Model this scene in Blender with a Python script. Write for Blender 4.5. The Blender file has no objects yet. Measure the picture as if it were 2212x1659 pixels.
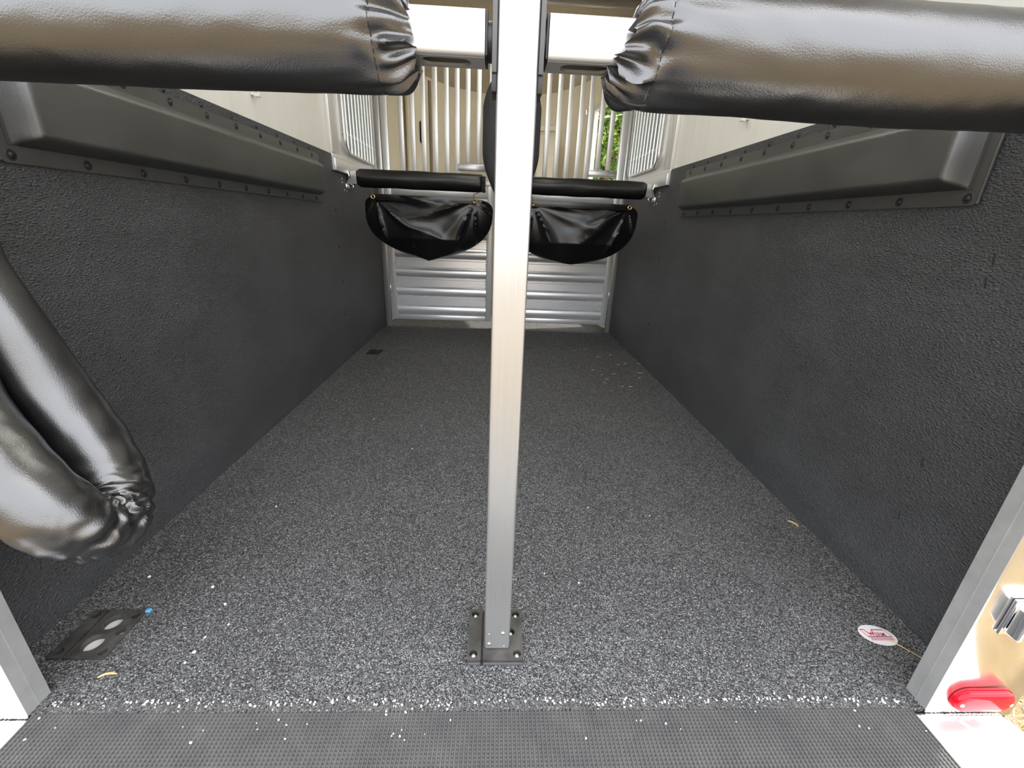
import bpy, bmesh, math, random
import numpy as np
from mathutils import Vector, Matrix, noise

rnd = random.Random(7)
PI = math.pi
S = bpy.context.scene
C = S.collection

# ------------------------------------------------------------------ camera
H = 0.84                                    # eye height above the trailer floor
cam = bpy.data.objects.new('camera', bpy.data.cameras.new('camera'))
C.objects.link(cam)
cam.data.sensor_width = 36.0
cam.data.lens = 36.0 * 920.0 / 2212.0
cam.data.clip_start = 0.02
cam.data.clip_end = 400
fw = Vector((0.04206032, 0.9357259, -0.35021132))
rt = Vector((0.99879539, -0.0305128, 0.03842832))
up = rt.cross(fw).normalized()
rt = fw.cross(up).normalized()
cam.matrix_world = Matrix(((rt.x, up.x, -fw.x, 0), (rt.y, up.y, -fw.y, 0), (rt.z, up.z, -fw.z, H), (0, 0, 0, 1)))
S.camera = cam

# ------------------------------------------------------------------ sky, sun, exposure
w = bpy.data.worlds.new('sky')
S.world = w
w.use_nodes = True
wn = w.node_tree
wn.nodes.clear()
wo = wn.nodes.new('ShaderNodeOutputWorld')
wb = wn.nodes.new('ShaderNodeBackground')
st = wn.nodes.new('ShaderNodeTexSky')
st.sky_type = 'NISHITA'
st.sun_disc = False
st.sun_elevation = math.radians(55)
st.sun_rotation = math.radians(75)
st.air_density = 1.0
st.dust_density = 4.0
st.ozone_density = 1.0
hz = wn.nodes.new('ShaderNodeMix')
hz.data_type = 'RGBA'
hz.inputs[0].default_value = 0.78
hz.inputs[7].default_value = (6.35, 6.4, 6.5, 1)      # thin bright cloud
wn.links.new(st.outputs[0], hz.inputs[6])
wn.links.new(hz.outputs[2], wb.inputs['Color'])
wb.inputs['Strength'].default_value = 0.42
wn.links.new(wb.outputs[0], wo.inputs['Surface'])

sun = bpy.data.objects.new('sun', bpy.data.lights.new('sun', 'SUN'))
C.objects.link(sun)
sun.data.energy = 4.0
sun.data.angle = math.radians(1.2)
sun.data.color = (1.0, 0.95, 0.86)
sun.rotation_euler = Vector((1.0, 0.30, 1.55)).to_track_quat('Z', 'Y').to_euler()

S.view_settings.view_transform = 'Standard'
S.view_settings.look = 'None'
S.view_settings.gamma = 1.0
S.view_settings.use_curve_mapping = False
S.view_settings.exposure = 0.68

# ------------------------------------------------------------------ materials
class NT:
    def __init__(s, name):
        s.m = bpy.data.materials.new(name)
        s.m.use_nodes = True
        s.t = s.m.node_tree
        s.b = s.t.nodes['Principled BSDF']
        s.co = s.t.nodes.new('ShaderNodeTexCoord').outputs['Object']
    def n(s, typ, **kw):
        x = s.t.nodes.new('ShaderNode' + typ)
        for k, v in kw.items():
            setattr(x, k, v)
        return x
    def l(s, a, b):
        s.t.links.new(a, b)
    def vec(s, scale):
        mp = s.n('Mapping')
        s.l(s.co, mp.inputs[0])
        mp.inputs['Scale'].default_value = scale
        return mp.outputs[0]
    def noise(s, scale, detail=3, rough=0.55, vec=None):
        x = s.n('TexNoise')
        x.inputs['Scale'].default_value = scale
        x.inputs['Detail'].default_value = detail
        x.inputs['Roughness'].default_value = rough
        s.l(vec if vec is not None else s.co, x.inputs['Vector'])
        return x.outputs['Fac']
    def ramp(s, fac, stops):
        r = s.n('ValToRGB')
        e = r.color_ramp.elements
        while len(e) < len(stops):
            e.new(0.5)
        for i, (p, c) in enumerate(stops):
            e[i].position = p
            if not isinstance(c, (tuple, list)):
                c = (c, c, c)
            e[i].color = (*c, 1)
        s.l(fac, r.inputs[0])
        return r.outputs[0]
    def mix(s, fac, a, b):
        x = s.n('Mix', data_type='RGBA')
        if hasattr(fac, 'links'): s.l(fac, x.inputs[0])
        else: x.inputs[0].default_value = fac
        for v, i in ((a, 6), (b, 7)):
            if hasattr(v, 'links'): s.l(v, x.inputs[i])
            else: x.inputs[i].default_value = (*v, 1)
        return x.outputs[2]
    def math(s, op, a, b=0.0, clamp=False):
        x = s.n('Math', operation=op, use_clamp=clamp)
        for v, i in ((a, 0), (b, 1)):
            if hasattr(v, 'links'): s.l(v, x.inputs[i])
            else: x.inputs[i].default_value = v
        return x.outputs[0]
    def bump(s, h, strength, dist, prev=None):
        x = s.n('Bump')
        x.inputs['Strength'].default_value = strength
        x.inputs['Distance'].default_value = dist
        s.l(h, x.inputs['Height'])
        if prev is not None: s.l(prev, x.inputs['Normal'])
        s.l(x.outputs[0], s.b.inputs['Normal'])
        return x.outputs[0]
    def set(s, **kw):
        for k, v in kw.items():
            i = s.b.inputs[k.replace('_', ' ')]
            if hasattr(v, 'links'): s.l(v, i)
            elif isinstance(v, tuple): i.default_value = (*v, 1)
            else: i.default_value = v

def plain(name, col, rough=0.5, metal=0.0, spec=0.5, var=0.06):
    m = NT(name)
    f = m.noise(30, 4)
    lo = tuple(max(0, c * (1 - var)) for c in col)
    hi = tuple(min(1, c * (1 + var)) for c in col)
    m.set(Base_Color=m.ramp(f, [(0.3, lo), (0.7, hi)]), Roughness=rough, Metallic=metal)
    m.b.inputs['Specular IOR Level'].default_value = spec
    return m.m

def aluminium(name, axis, rough=0.30, col=(0.56, 0.56, 0.555), streak=0.05, metal=0.80, bumpy=0.10):
    """drawn aluminium: fine lines run along the given axis"""
    m = NT(name)
    sc = [420, 420, 420]
    sc[axis] = 3
    f = m.noise(1.0, 3, 0.6, m.vec(tuple(sc)))
    g = m.noise(9.0, 4, 0.6)
    m.set(Metallic=metal, Base_Color=m.mix(f, tuple(c * (1 - streak * 2) for c in col), tuple(min(1, c * (1 + streak)) for c in col)))
    m.set(Roughness=m.math('ADD', m.math('MULTIPLY', f, 0.10), m.math('ADD', m.math('MULTIPLY', g, 0.10), rough - 0.10)))
    m.bump(f, bumpy, 0.0006)
    return m.m

def vinyl(name, rough=0.40, col=(0.012, 0.012, 0.013), grain=260, gs=0.20, spec=0.5, crease=0.0):
    m = NT(name)
    v = m.n('TexVoronoi', feature='DISTANCE_TO_EDGE')
    v.inputs['Scale'].default_value = grain
    m.l(m.co, v.inputs['Vector'])
    g = m.noise(grain * 1.7, 3)
    h = m.math('ADD', m.math('MULTIPLY', v.outputs['Distance'], 1.2), g)
    big = m.noise(7, 3)
    m.set(Base_Color=m.ramp(big, [(0.3, tuple(c * 0.8 for c in col)), (0.7, tuple(c * 1.25 for c in col))]))
    m.set(Roughness=m.math('ADD', m.math('MULTIPLY', big, 0.12), rough - 0.06))
    m.b.inputs['Specular IOR Level'].default_value = spec
    n1 = m.bump(h, gs, 0.0006)
    if spec >= 1.0: m.b.inputs['IOR'].default_value = 1.72
    if crease:
        m.bump(m.noise(22, 3, 0.5), crease, 0.004, n1)
    return m.m

# crumb rubber floor
def floor_mat():
    m = NT('crumb_rubber')
    v = m.n('TexVoronoi')
    v.inputs['Scale'].default_value = 430
    m.l(m.co, v.inputs['Vector'])
    v2 = m.n('TexVoronoi')
    v2.inputs['Scale'].default_value = 640
    m.l(m.co, v2.inputs['Vector'])
    sep = m.n('SeparateColor')
    m.l(v.outputs['Color'], sep.inputs[0])
    dust = m.noise(2.3, 5, 0.65)
    base = m.ramp(sep.outputs[0], [(0.0, (0.014, 0.014, 0.0142)), (0.45, (0.036, 0.036, 0.0365)), (0.80, (0.125, 0.125, 0.127)), (0.95, (0.28, 0.28, 0.283)), (1.0, (0.50, 0.50, 0.50))])
    # grey dust that lies thicker towards the doorway where boots carry it in
    sx = m.n('SeparateXYZ')
    m.l(m.co, sx.inputs[0])
    mr = m.n('MapRange')
    mr.inputs[1].default_value = 2.6
    mr.inputs[2].default_value = 0.55
    mr.inputs[3].default_value = 0.12
    mr.inputs[4].default_value = 0.95
    m.l(sx.outputs[1], mr.inputs[0])
    s2 = m.n('SeparateColor')
    m.l(v2.outputs['Color'], s2.inputs[0])
    speck = m.ramp(s2.outputs[1], [(0.0, 0.0), (0.66, 0.0), (0.90, 1.0), (1.0, 1.0)])
    df = m.math('MULTIPLY', m.math('MULTIPLY', speck, mr.outputs[0]), m.ramp(dust, [(0.30, 0.30), (0.66, 1.0)]), True)
    col = m.mix(df, base, (0.33, 0.33, 0.335))
    m.set(Base_Color=col, Roughness=0.72)
    m.b.inputs['Specular IOR Level'].default_value = 0.45
    hgt = m.math('SUBTRACT', 1.0, v.outputs['Distance'])
    m.bump(hgt, 0.9, 0.0022)
    return m.m

def liner_mat():
    m = NT('rubber_wall_liner')
    v = m.n('TexVoronoi', feature='DISTANCE_TO_EDGE')
    v.inputs['Scale'].default_value = 150
    m.l(m.vec((1, 0.6, 1.25)), v.inputs['Vector'])
    g = m.noise(260, 3, 0.6)
    scuff = m.noise(5, 6, 0.7, m.vec((1, 0.5, 1)))
    h = m.math('ADD', m.math('MULTIPLY', v.outputs['Distance'], 1.6), m.math('MULTIPLY', g, 0.9))
    worn = m.ramp(scuff, [(0.35, (0.072, 0.074, 0.078)), (0.62, (0.104, 0.107, 0.112)), (0.80, (0.145, 0.148, 0.153))])
    m.set(Base_Color=m.mix(m.ramp(g, [(0.40, 0.0), (0.66, 1.0)]), m.mix(0.60, worn, (0.022, 0.022, 0.023)), worn), Roughness=0.5)
    m.b.inputs['Specular IOR Level'].default_value = 0.5
    m.bump(h, 1.0, 0.0030)
    return m.m

def skin_mat():
    m = NT('cream_wall_skin')
    wv = m.noise(1.0, 2, 0.5, m.vec((1, 9, 0.9)))
    m.set(Base_Color=(0.86, 0.85, 0.79), Roughness=0.22)
    m.b.inputs['Specular IOR Level'].default_value = 0.5
    m.bump(wv, 0.35, 0.02)
    return m.m

def ribmat():
    m = NT('ribbed_rubber')
    g = m.noise(160, 3)
    d = m.noise(14, 5, 0.7)
    a = m.ramp(d, [(0.35, (0.085, 0.085, 0.086)), (0.62, (0.115, 0.114, 0.110)), (0.78, (0.17, 0.165, 0.15))])
    m.set(Base_Color=a, Roughness=0.55)
    m.b.inputs['Specular IOR Level'].default_value = 0.5
    m.bump(g, 0.3, 0.0006)
    return m.m

def glass_mat():
    m = NT('window_glass')
    out = m.t.nodes['Material Output']
    tr = m.n('BsdfTransparent')
    tr.inputs[0].default_value = (0.30, 0.34, 0.31, 1)
    gl = m.n('BsdfGlossy')
    gl.inputs['Roughness'].default_value = 0.02
    fr = m.n('Fresnel')
    fr.inputs[0].default_value = 1.5
    mx = m.n('MixShader')
    m.l(fr.outputs[0], mx.inputs[0])
    m.l(tr.outputs[0], mx.inputs[1])
    m.l(gl.outputs[0], mx.inputs[2])
    m.l(mx.outputs[0], out.inputs[0])
    return m.m

def translucent_mat():
    m = NT('added_light_panel')  # for the roof panels added to brighten the interior
    out = m.t.nodes['Material Output']
    tr = m.n('BsdfTranslucent')
    tr.inputs[0].default_value = (0.80, 0.79, 0.75, 1)
    m.l(tr.outputs[0], out.inputs[0])
    return m.m

def worn_alu():
    m = NT('worn_aluminium')
    f = m.noise(14, 5, 0.65)
    m.set(Metallic=0.45, Base_Color=m.ramp(f, [(0.3, (0.40, 0.40, 0.395)), (0.7, (0.52, 0.52, 0.51))]), Roughness=0.38)
    m.b.inputs['Specular IOR Level'].default_value = 0.5
    return m.m

def ground_mat():
    m = NT('dry_ground')
    a = m.noise(1.2, 8, 0.7)
    b = m.noise(40, 5, 0.7)
    m.set(Base_Color=m.mix(m.ramp(b, [(0.3, 0.0), (0.7, 0.7)]), m.ramp(a, [(0.3, (0.135, 0.092, 0.046)), (0.7, (0.20, 0.145, 0.080))]), (0.26, 0.20, 0.115)), Roughness=0.9)
    m.bump(b, 0.6, 0.02)
    return m.m

def leaf_mat(name, a, b):
    m = NT(name)
    f = m.noise(3.0, 4)
    m.set(Base_Color=m.ramp(f, [(0.35, a), (0.65, b)]), Roughness=0.6)
    m.b.inputs['Transmission Weight'].default_value = 0.0
    return m.m

M = dict(
    floor=floor_mat(), liner=liner_mat(), skin=skin_mat(), rib=ribmat(), glass=glass_mat(), translucent=translucent_mat(), worn=worn_alu(), ground=ground_mat(),
    alu_z=aluminium('drawn_aluminium_upright', 2), alu_x=aluminium('drawn_aluminium_crosswise', 0),
    alu_y=aluminium('drawn_aluminium_lengthwise', 1), slat=plain('aluminium_slats', (0.86, 0.865, 0.88), 0.27, 0.55, 0.5, 0.02),
    bright=aluminium('bright_aluminium', 2, 0.32, (0.84, 0.84, 0.83), 0.02, 0.55),
    mill=aluminium('mill_finish_aluminium', 2, 0.40, (0.66, 0.66, 0.655), 0.02),
    polish=aluminium('polished_sheet', 2, 0.18, (0.74, 0.73, 0.71), 0.01, 0.95),
    chrome=plain('chrome', (0.86, 0.87, 0.9), 0.08, 1.0),
    zinc=plain('zinc', (0.82, 0.82, 0.80), 0.28, 1.0),
    brass=plain('brass', (0.72, 0.48, 0.18), 0.25, 1.0),
    vinyl=vinyl('bar_vinyl', 0.30, (0.007, 0.0068, 0.007), 300, 0.28, 1.0),
    pad=vinyl('wall_pad_vinyl', 0.40, (0.036, 0.037, 0.034), 340, 0.20, 1.0),
    gloss=vinyl('breast_bar_vinyl', 0.34, (0.007, 0.007, 0.007), 260, 0.12, 0.5, 0.18),
    bag=vinyl('manger_vinyl', 0.26, (0.006, 0.006, 0.007), 700, 0.03, 0.6, 0.05),
    divider=vinyl('divider_vinyl', 0.55, (0.030, 0.032, 0.036), 160, 0.22, 0.4),
    plastic=plain('black_plastic', (0.018, 0.018, 0.018), 0.42, 0, 0.5, 0.3),
    plate=plain('grimy_black_plate', (0.060, 0.057, 0.052), 0.5, 0, 0.5, 0.5),
    greyplas=plain('grey_plastic', (0.085, 0.085, 0.09), 0.45),
    stitch=plain('thread', (0.02, 0.02, 0.02), 0.8),
    cord=plain('bungee_cord', (0.10, 0.095, 0.09), 0.7),
    cream=plain('cream_nose_liner', (0.84, 0.775, 0.62), 0.45, 0, 0.4, 0.03),
    creamd=plain('cream_nose_seam', (0.26, 0.235, 0.18), 0.6),
    roof=plain('cream_ceiling', (0.60, 0.54, 0.43), 0.5),
    white=plain('white_vinyl_label', (0.86, 0.85, 0.85), 0.45),
    red=plain('red_ink', (0.62, 0.02, 0.07), 0.4),
    dark=plain('dark_ink', (0.09, 0.05, 0.07), 0.5),
    straw=plain('straw', (0.72, 0.52, 0.24), 0.7, 0, 0.3, 0.25),
    chipw=plain('pale_chip', (0.75, 0.74, 0.70), 0.6),
    blue=plain('blue_chip', (0.10, 0.42, 0.75), 0.5),
    wood=plain('bark', (0.16, 0.11, 0.07), 0.9, 0, 0.2, 0.3),
    outer=plain('white_outer_skin', (0.80, 0.80, 0.80), 0.25),
    leaf1=leaf_mat('leaf_light', (0.20, 0.34, 0.05), (0.38, 0.50, 0.12)),
    leaf2=leaf_mat('leaf_dark', (0.07, 0.18, 0.03), (0.18, 0.33, 0.06)),
    grass=leaf_mat('dry_grass', (0.50, 0.36, 0.15), (0.72, 0.58, 0.32)),
)
def lens_mat():
    m = NT('red_lens')
    m.set(Base_Color=(0.85, 0.004, 0.02), Roughness=0.10)
    m.b.inputs['Specular IOR Level'].default_value = 0.35
    return m.m
M['lens'] = lens_mat()

# ------------------------------------------------------------------ mesh helpers
def finish(me, ang=35):
    me.polygons.foreach_set('use_smooth', [True] * len(me.polygons))
    me.set_sharp_from_angle(angle=math.radians(ang))

def origin_of(p):
    o = Vector((0, 0, 0))
    while p is not None:
        o += p.location
        p = p.parent
    return o

def obj(name, bm, mat, parent=None, label=None, smooth=35):
    me = bpy.data.meshes.new(name)
    bmesh.ops.recalc_face_normals(bm, faces=bm.faces[:])
    bm.to_mesh(me)
    bm.free()
    return link(name, me, mat, parent, label, smooth)

def link(name, me, mat, parent=None, label=None, smooth=35):
    if parent is not None:
        o0 = origin_of(parent)
        me.transform(Matrix.Translation(-o0))
    me.materials.append(mat)
    if smooth: finish(me, smooth)
    o = bpy.data.objects.new(name, me)
    C.objects.link(o)
    if parent is not None: o.parent = parent
    if label: o['label'] = label
    return o

def thing(name, label, cat, loc=(0, 0, 0), group=None):
    o = bpy.data.objects.new(name, None)
    o.empty_display_size = 0.05
    C.objects.link(o)
    o.location = loc
    o['label'] = label
    o['category'] = cat
    if group: o['group'] = group
    return o

def tag(o, label, cat, group=None, kind=None):
    o['label'] = label
    o['category'] = cat
    if group: o['group'] = group
    if kind: o['kind'] = kind
    return o

def struct(name, bm, mat, label=None, smooth=35):
    o = obj(name, bm, mat, None, label, smooth)
    o['kind'] = 'structure'
    return o

def new(): return bmesh.new()

def box(bm, x0, x1, y0, y1, z0, z1, bev=0.0, seg=2):
    r = bmesh.ops.create_cube(bm, size=1.0)
    vs = r['verts']
    for v in vs:
        v.co = Vector(((x0 + x1) / 2 + v.co.x * (x1 - x0), (y0 + y1) / 2 + v.co.y * (y1 - y0), (z0 + z1) / 2 + v.co.z * (z1 - z0)))
    if bev > 0:
        es = list({e for v in vs for e in v.link_edges})
        bmesh.ops.bevel(bm, geom=es, offset=bev, segments=seg, affect='EDGES', profile=0.5)
    return bm

def frame_of(d):
    d = d.normalized()
    a = Vector((0, 0, 1)) if abs(d.z) < 0.9 else Vector((1, 0, 0))
    u = d.cross(a).normalized()
    return u, d.cross(u).normalized()

def cyl(bm, p0, p1, r0, r1=None, seg=20, caps=True):
    p0, p1 = Vector(p0), Vector(p1)
    r1 = r0 if r1 is None else r1
    u, v = frame_of(p1 - p0)
    rings = []
    for p, r in ((p0, r0), (p1, r1)):
        rings.append([bm.verts.new(p + (u * math.cos(2 * PI * i / seg) + v * math.sin(2 * PI * i / seg)) * r) for i in range(seg)])
    for i in range(seg):
        j = (i + 1) % seg
        bm.faces.new((rings[0][i], rings[0][j], rings[1][j], rings[1][i]))
    if caps:
        bm.faces.new(rings[0][::-1])
        bm.faces.new(rings[1])
    return bm

def tube(bm, pts, r, seg=8, caps=True, radf=None):
    """swept round tube through pts; radf(t, theta) may vary the radius"""
    P = [Vector(p) for p in pts]
    n = len(P)
    prev = None
    rings = []
    for i in range(n):
        d = (P[min(i + 1, n - 1)] - P[max(i - 1, 0)]).normalized()
        if prev is None:
            u, v = frame_of(d)
        else:
            u = (prev - d * prev.dot(d)).normalized()
            v = d.cross(u)
        prev = u
        ring = []
        for k in range(seg):
            th = 2 * PI * k / seg
            rr = radf(i / (n - 1), th) if radf else r
            ring.append(bm.verts.new(P[i] + (u * math.cos(th) + v * math.sin(th)) * rr))
        rings.append(ring)
    for a, b in zip(rings, rings[1:]):
        for k in range(seg):
            j = (k + 1) % seg
            bm.faces.new((a[k], a[j], b[j], b[k]))
    if caps:
        bm.faces.new(rings[0][::-1])
        bm.faces.new(rings[-1])
    return bm

def spline(pts, n):
    """Catmull-Rom resample"""
    P = [Vector(p) for p in pts]
    P = [P[0] * 2 - P[1]] + P + [P[-1] * 2 - P[-2]]
    out = []
    m = len(P) - 3
    for i in range(n):
        t = i / (n - 1) * m
        k = min(int(t), m - 1)
        t -= k
        a, b, c, d = P[k:k + 4]
        out.append(0.5 * ((2 * b) + (c - a) * t + (2 * a - 5 * b + 4 * c - d) * t * t + (3 * b - a - 3 * c + d) * t ** 3))
    return out

def extrude_profile(bm, prof, x0, x1):
    """closed (y, z) profile extruded along x"""
    a = [bm.verts.new((x0, y, z)) for y, z in prof]
    b = [bm.verts.new((x1, y, z)) for y, z in prof]
    n = len(prof)
    for i in range(n):
        j = (i + 1) % n
        bm.faces.new((a[i], a[j], b[j], b[i]))
    bm.faces.new(a[::-1])
    bm.faces.new(b)
    return bm

def plate_holes(bm, outer, holes, z0, z1, place=lambda x, y, z: (x, y, z)):
    """flat plate with real holes; outer and holes are lists of 2D points"""
    loops = [outer] + holes
    edges, rings = [], []
    for lp in loops:
        vs = [bm.verts.new((x, y, z1)) for x, y in lp]
        rings.append(vs)
        for i in range(len(vs)):
            edges.append(bm.edges.new((vs[i], vs[(i + 1) % len(vs)])))
    r = bmesh.ops.triangle_fill(bm, edges=edges, use_beauty=True, use_dissolve=False, normal=(0, 0, 1))
    faces = [g for g in r['geom'] if isinstance(g, bmesh.types.BMFace)]
    bot = {}
    for vs in rings:
        for v in vs:
            bot[v] = bm.verts.new((v.co.x, v.co.y, z0))
    for f in faces:
        bm.faces.new([bot[v] for v in reversed(f.verts)])
    for vs in rings:
        for i in range(len(vs)):
            a, b = vs[i], vs[(i + 1) % len(vs)]
            bm.faces.new((a, b, bot[b], bot[a]))
    for vs in rings:
        for v in vs:
            for q in (v, bot[v]):
                q.co = Vector(place(q.co.x, q.co.y, q.co.z))
    return bm

def circ(cx, cy, r, n=20, ry=None):
    ry = r if ry is None else ry
    return [(cx + r * math.cos(2 * PI * i / n), cy + ry * math.sin(2 * PI * i / n)) for i in range(n)]

def stadium(cx, cy, L, r, n=8):
    """slot of total length L and half-height r along x"""
    a = L / 2 - r
    out = []
    for i in range(n + 1):
        t = -PI / 2 + PI * i / n
        out.append((cx + a + r * math.cos(t), cy + r * math.sin(t)))
    for i in range(n + 1):
        t = PI / 2 + PI * i / n
        out.append((cx - a + r * math.cos(t), cy + r * math.sin(t)))
    return out

def rrect(x0, x1, y0, y1, r, n=5):
    out = []
    for cx, cy, s in ((x1 - r, y0 + r, -PI / 2), (x1 - r, y1 - r, 0), (x0 + r, y1 - r, PI / 2), (x0 + r, y0 + r, PI)):
        for i in range(n + 1):
            t = s + PI / 2 * i / n
            out.append((cx + r * math.cos(t), cy + r * math.sin(t)))
    return out

def dome(bm, c, axis, r, h, seg=14, rings=4, washer=0.0):
    c, axis = Vector(c), Vector(axis).normalized()
    u, v = frame_of(axis)
    prev = None
    if washer:
        cyl(bm, c, c + axis * h * 0.22, washer, washer * 0.93, seg)
    for i in range(rings):
        t = PI / 2 * i / rings
        ring = [bm.verts.new(c + axis * h * math.sin(t) + (u * math.cos(2 * PI * k / seg) + v * math.sin(2 * PI * k / seg)) * r * math.cos(t)) for k in range(seg)]
        if prev:
            for k in range(seg):
                bm.faces.new((prev[k], prev[(k + 1) % seg], ring[(k + 1) % seg], ring[k]))
        prev = ring
    top = bm.verts.new(c + axis * h)
    for k in range(seg):
        bm.faces.new((prev[k], prev[(k + 1) % seg], top))
    return bm

_shared = {}
def stud(parent, name, pos, axis, r, h, mat, washer=0.0, label=None):
    """a rivet or screw head; mesh data shared between equals"""
    key = (name, tuple(axis), r, h, mat.name, washer)
    if key not in _shared:
        bm = new()
        dome(bm, (0, 0, 0), axis, r, h, washer=washer)
        bmesh.ops.recalc_face_normals(bm, faces=bm.faces[:])
        me = bpy.data.meshes.new(name)
        bm.to_mesh(me)
        bm.free()
        me.materials.append(mat)
        finish(me, 50)
        _shared[key] = me
    o = bpy.data.objects.new(name, _shared[key])
    C.objects.link(o)
    o.parent = parent
    o.location = Vector(pos) - origin_of(parent)
    if label: o['label'] = label
    return o

XL, XR = -0.925, 0.975                     # liner faces
ZT = 2.28                                   # ceiling
CX = 0.020                                  # centre line

# ------------------------------------------------------------------ ground and outside
def grid_mesh(nx, ny, fx):
    me = bpy.data.meshes.new('grid')
    ii, jj = np.meshgrid(np.arange(nx), np.arange(ny), indexing='ij')
    co = fx(ii, jj).reshape(-1, 3)
    me.vertices.add(nx * ny)
    me.vertices.foreach_set('co', co.astype(np.float32).ravel())
    a = (ii[:-1, :-1] * ny + jj[:-1, :-1]).ravel()
    q = np.stack([a, a + ny, a + ny + 1, a + 1], 1)
    me.loops.add(q.size)
    me.loops.foreach_set('vertex_index', q.ravel().astype(np.int32))
    me.polygons.add(len(q))
    me.polygons.foreach_set('loop_start', (np.arange(len(q)) * 4).astype(np.int32))
    me.polygons.foreach_set('loop_total', np.full(len(q), 4, np.int32))
    me.update()
    me.validate()
    return me

bm = new()
box(bm, -90, 90, -90, 90, -0.75, -0.45)
struct('ground', bm, M['ground'], 'dry tan ground around the trailer')

# ------------------------------------------------------------------ trailer shell
bm = new()
plate_holes(bm, [(-0.97, 0.525), (1.02, 0.525), (1.02, 5.2), (-0.97, 5.2)], [[(-0.8720, 0.6235), (-0.7600, 0.6235), (-0.7600, 0.7385), (-0.8720, 0.7385)]], -0.10, -0.0001)
struct('floor', bm, M['floor'], 'black crumb rubber trailer floor speckled with pale dust')

WY0, WY1, WZ0, WZ1 = 2.90, 3.50, 1.225, 1.98      # side window opening
def side_wall(name, xa, xb, label):
    bm = new()
    box(bm, xa, xb, 0.575, WY0, 0, ZT)
    box(bm, xa, xb, WY1, 3.66, 0, ZT)
    box(bm, xa, xb, WY0, WY1, 0, WZ0)
    box(bm, xa, xb, WY0, WY1, WZ1, ZT)
    return struct(name, bm, M['skin'], label)
side_wall('wall_left', -0.985, -0.940, 'cream left side wall skin above the black liner')
side_wall('wall_right', 0.990, 1.035, 'cream right side wall skin above the black liner')

bm = new()
plate_holes(bm, [(-1.0, 0.50), (1.05, 0.50), (1.05, 5.2), (-1.0, 5.2)],
            [rrect(-0.40, 0.44, 1.20, 2.90, 0.03), rrect(-0.38, 0.42, 4.08, 4.52, 0.03)], ZT, ZT + 0.04)  # openings cut for the added light panels
struct('ceiling', bm, M['roof'], 'cream trailer ceiling')
for k, (x0, x1, y0, y1) in enumerate(((-0.42, 0.46, 1.18, 2.92), (-0.40, 0.44, 4.06, 4.54))):
    bm = new()
    box(bm, x0, x1, y0, y1, ZT + 0.0405, ZT + 0.0445)
    struct('window_%d' % (3 + k), bm, M['translucent'], 'unseen translucent white roof panel added to let in more light')  # not a real window: added out of view to brighten walls and nose
for i, y in enumerate((1.05, 1.65, 2.25, 2.95, 3.56)):
    bm = new()
    z0 = ZT - (0.05 if i == 4 else 0.03)
    box(bm, -0.938, 0.988, y - 0.02, y + 0.02, z0, ZT - 0.0005, 0.003)
    struct('trim_%d' % (i + 7), bm, M['alu_x'], 'aluminium roof bow across the ceiling')

# nose: tapered front compartment with a side door
NL = [(-0.96, 3.66), (-0.86, 4.15), (-0.74, 4.5), (-0.50, 4.85), (-0.20, 5.02), (0.02, 5.06)]
NR = [(0.02, 5.06), (0.25, 5.02), (0.55, 4.86), (0.745, 4.55), (0.817, 4.32)]
def strip(bm, pts, z0, z1, t=0.03):
    for (xa, ya), (xb, yb) in zip(pts, pts[1:]):
        d = Vector((xb - xa, yb - ya, 0)).normalized()
        n = Vector((d.y, -d.x, 0)) * -t
        q = [Vector((xa, ya, 0)), Vector((xb, yb, 0)), Vector((xb, yb, 0)) + n, Vector((xa, ya, 0)) + n]
        lo = [bm.verts.new((p.x, p.y, z0)) for p in q]
        hi = [bm.verts.new((p.x, p.y, z1)) for p in q]
        bm.faces.new(lo[::-1]); bm.faces.new(hi)
        for k in range(4):
            bm.faces.new((lo[k], lo[(k + 1) % 4], hi[(k + 1) % 4], hi[k]))
bm = new()
strip(bm, NL, 0, ZT)
strip(bm, NR, 0, ZT)
strip(bm, [(0.817, 4.32), (0.958, 3.79)], 1.84, ZT)
strip(bm, [(0.817, 4.32), (0.958, 3.79)], 0.0, 0.25)
strip(bm, [(0.958, 3.79), (1.0, 3.655)], 0, ZT)
struct('wall_front', bm, M['cream'], 'cream lined nose of the trailer beyond the front gates', 30)
# sloping header where the nose wall meets the roof, a seam line and a shelf
bm = new()
pts = NL + NR[1:]
for (xa, ya), (xb, yb) in zip(pts[1:], pts[2:]):
    a, b = Vector((xa, ya, 2.06)), Vector((xb, yb, 2.06))
    ctr = Vector((0.02, 3.9, 2.27))
    c, d = b.lerp(ctr, 0.42), a.lerp(ctr, 0.42)
    c.z = d.z = 2.275
    bm.faces.new([bm.verts.new(p) for p in (a, b, c, d)])
bmesh.ops.remove_doubles(bm, verts=bm.verts[:], dist=0.0005)
bmesh.ops.solidify(bm, geom=bm.faces[:], thickness=0.012)
struct('trim_20', bm, M['roof'], 'sloping cream cove between nose wall and ceiling')
bm = new()
box(bm, 0.14, 0.52, 4.50, 4.72, 0.0, 1.66, 0.01)
o = obj('nose_cabinet', bm, M['cream'])
tag(o, 'cream upright cabinet in the nose seen through the right gate bars', 'cabinet')
bm = new()
box(bm, 0.13, 0.53, 4.48, 4.73, 1.6605, 1.70, 0.008)
o2 = obj('cabinet_top', bm, M['skin'])
o2.parent = o
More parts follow.
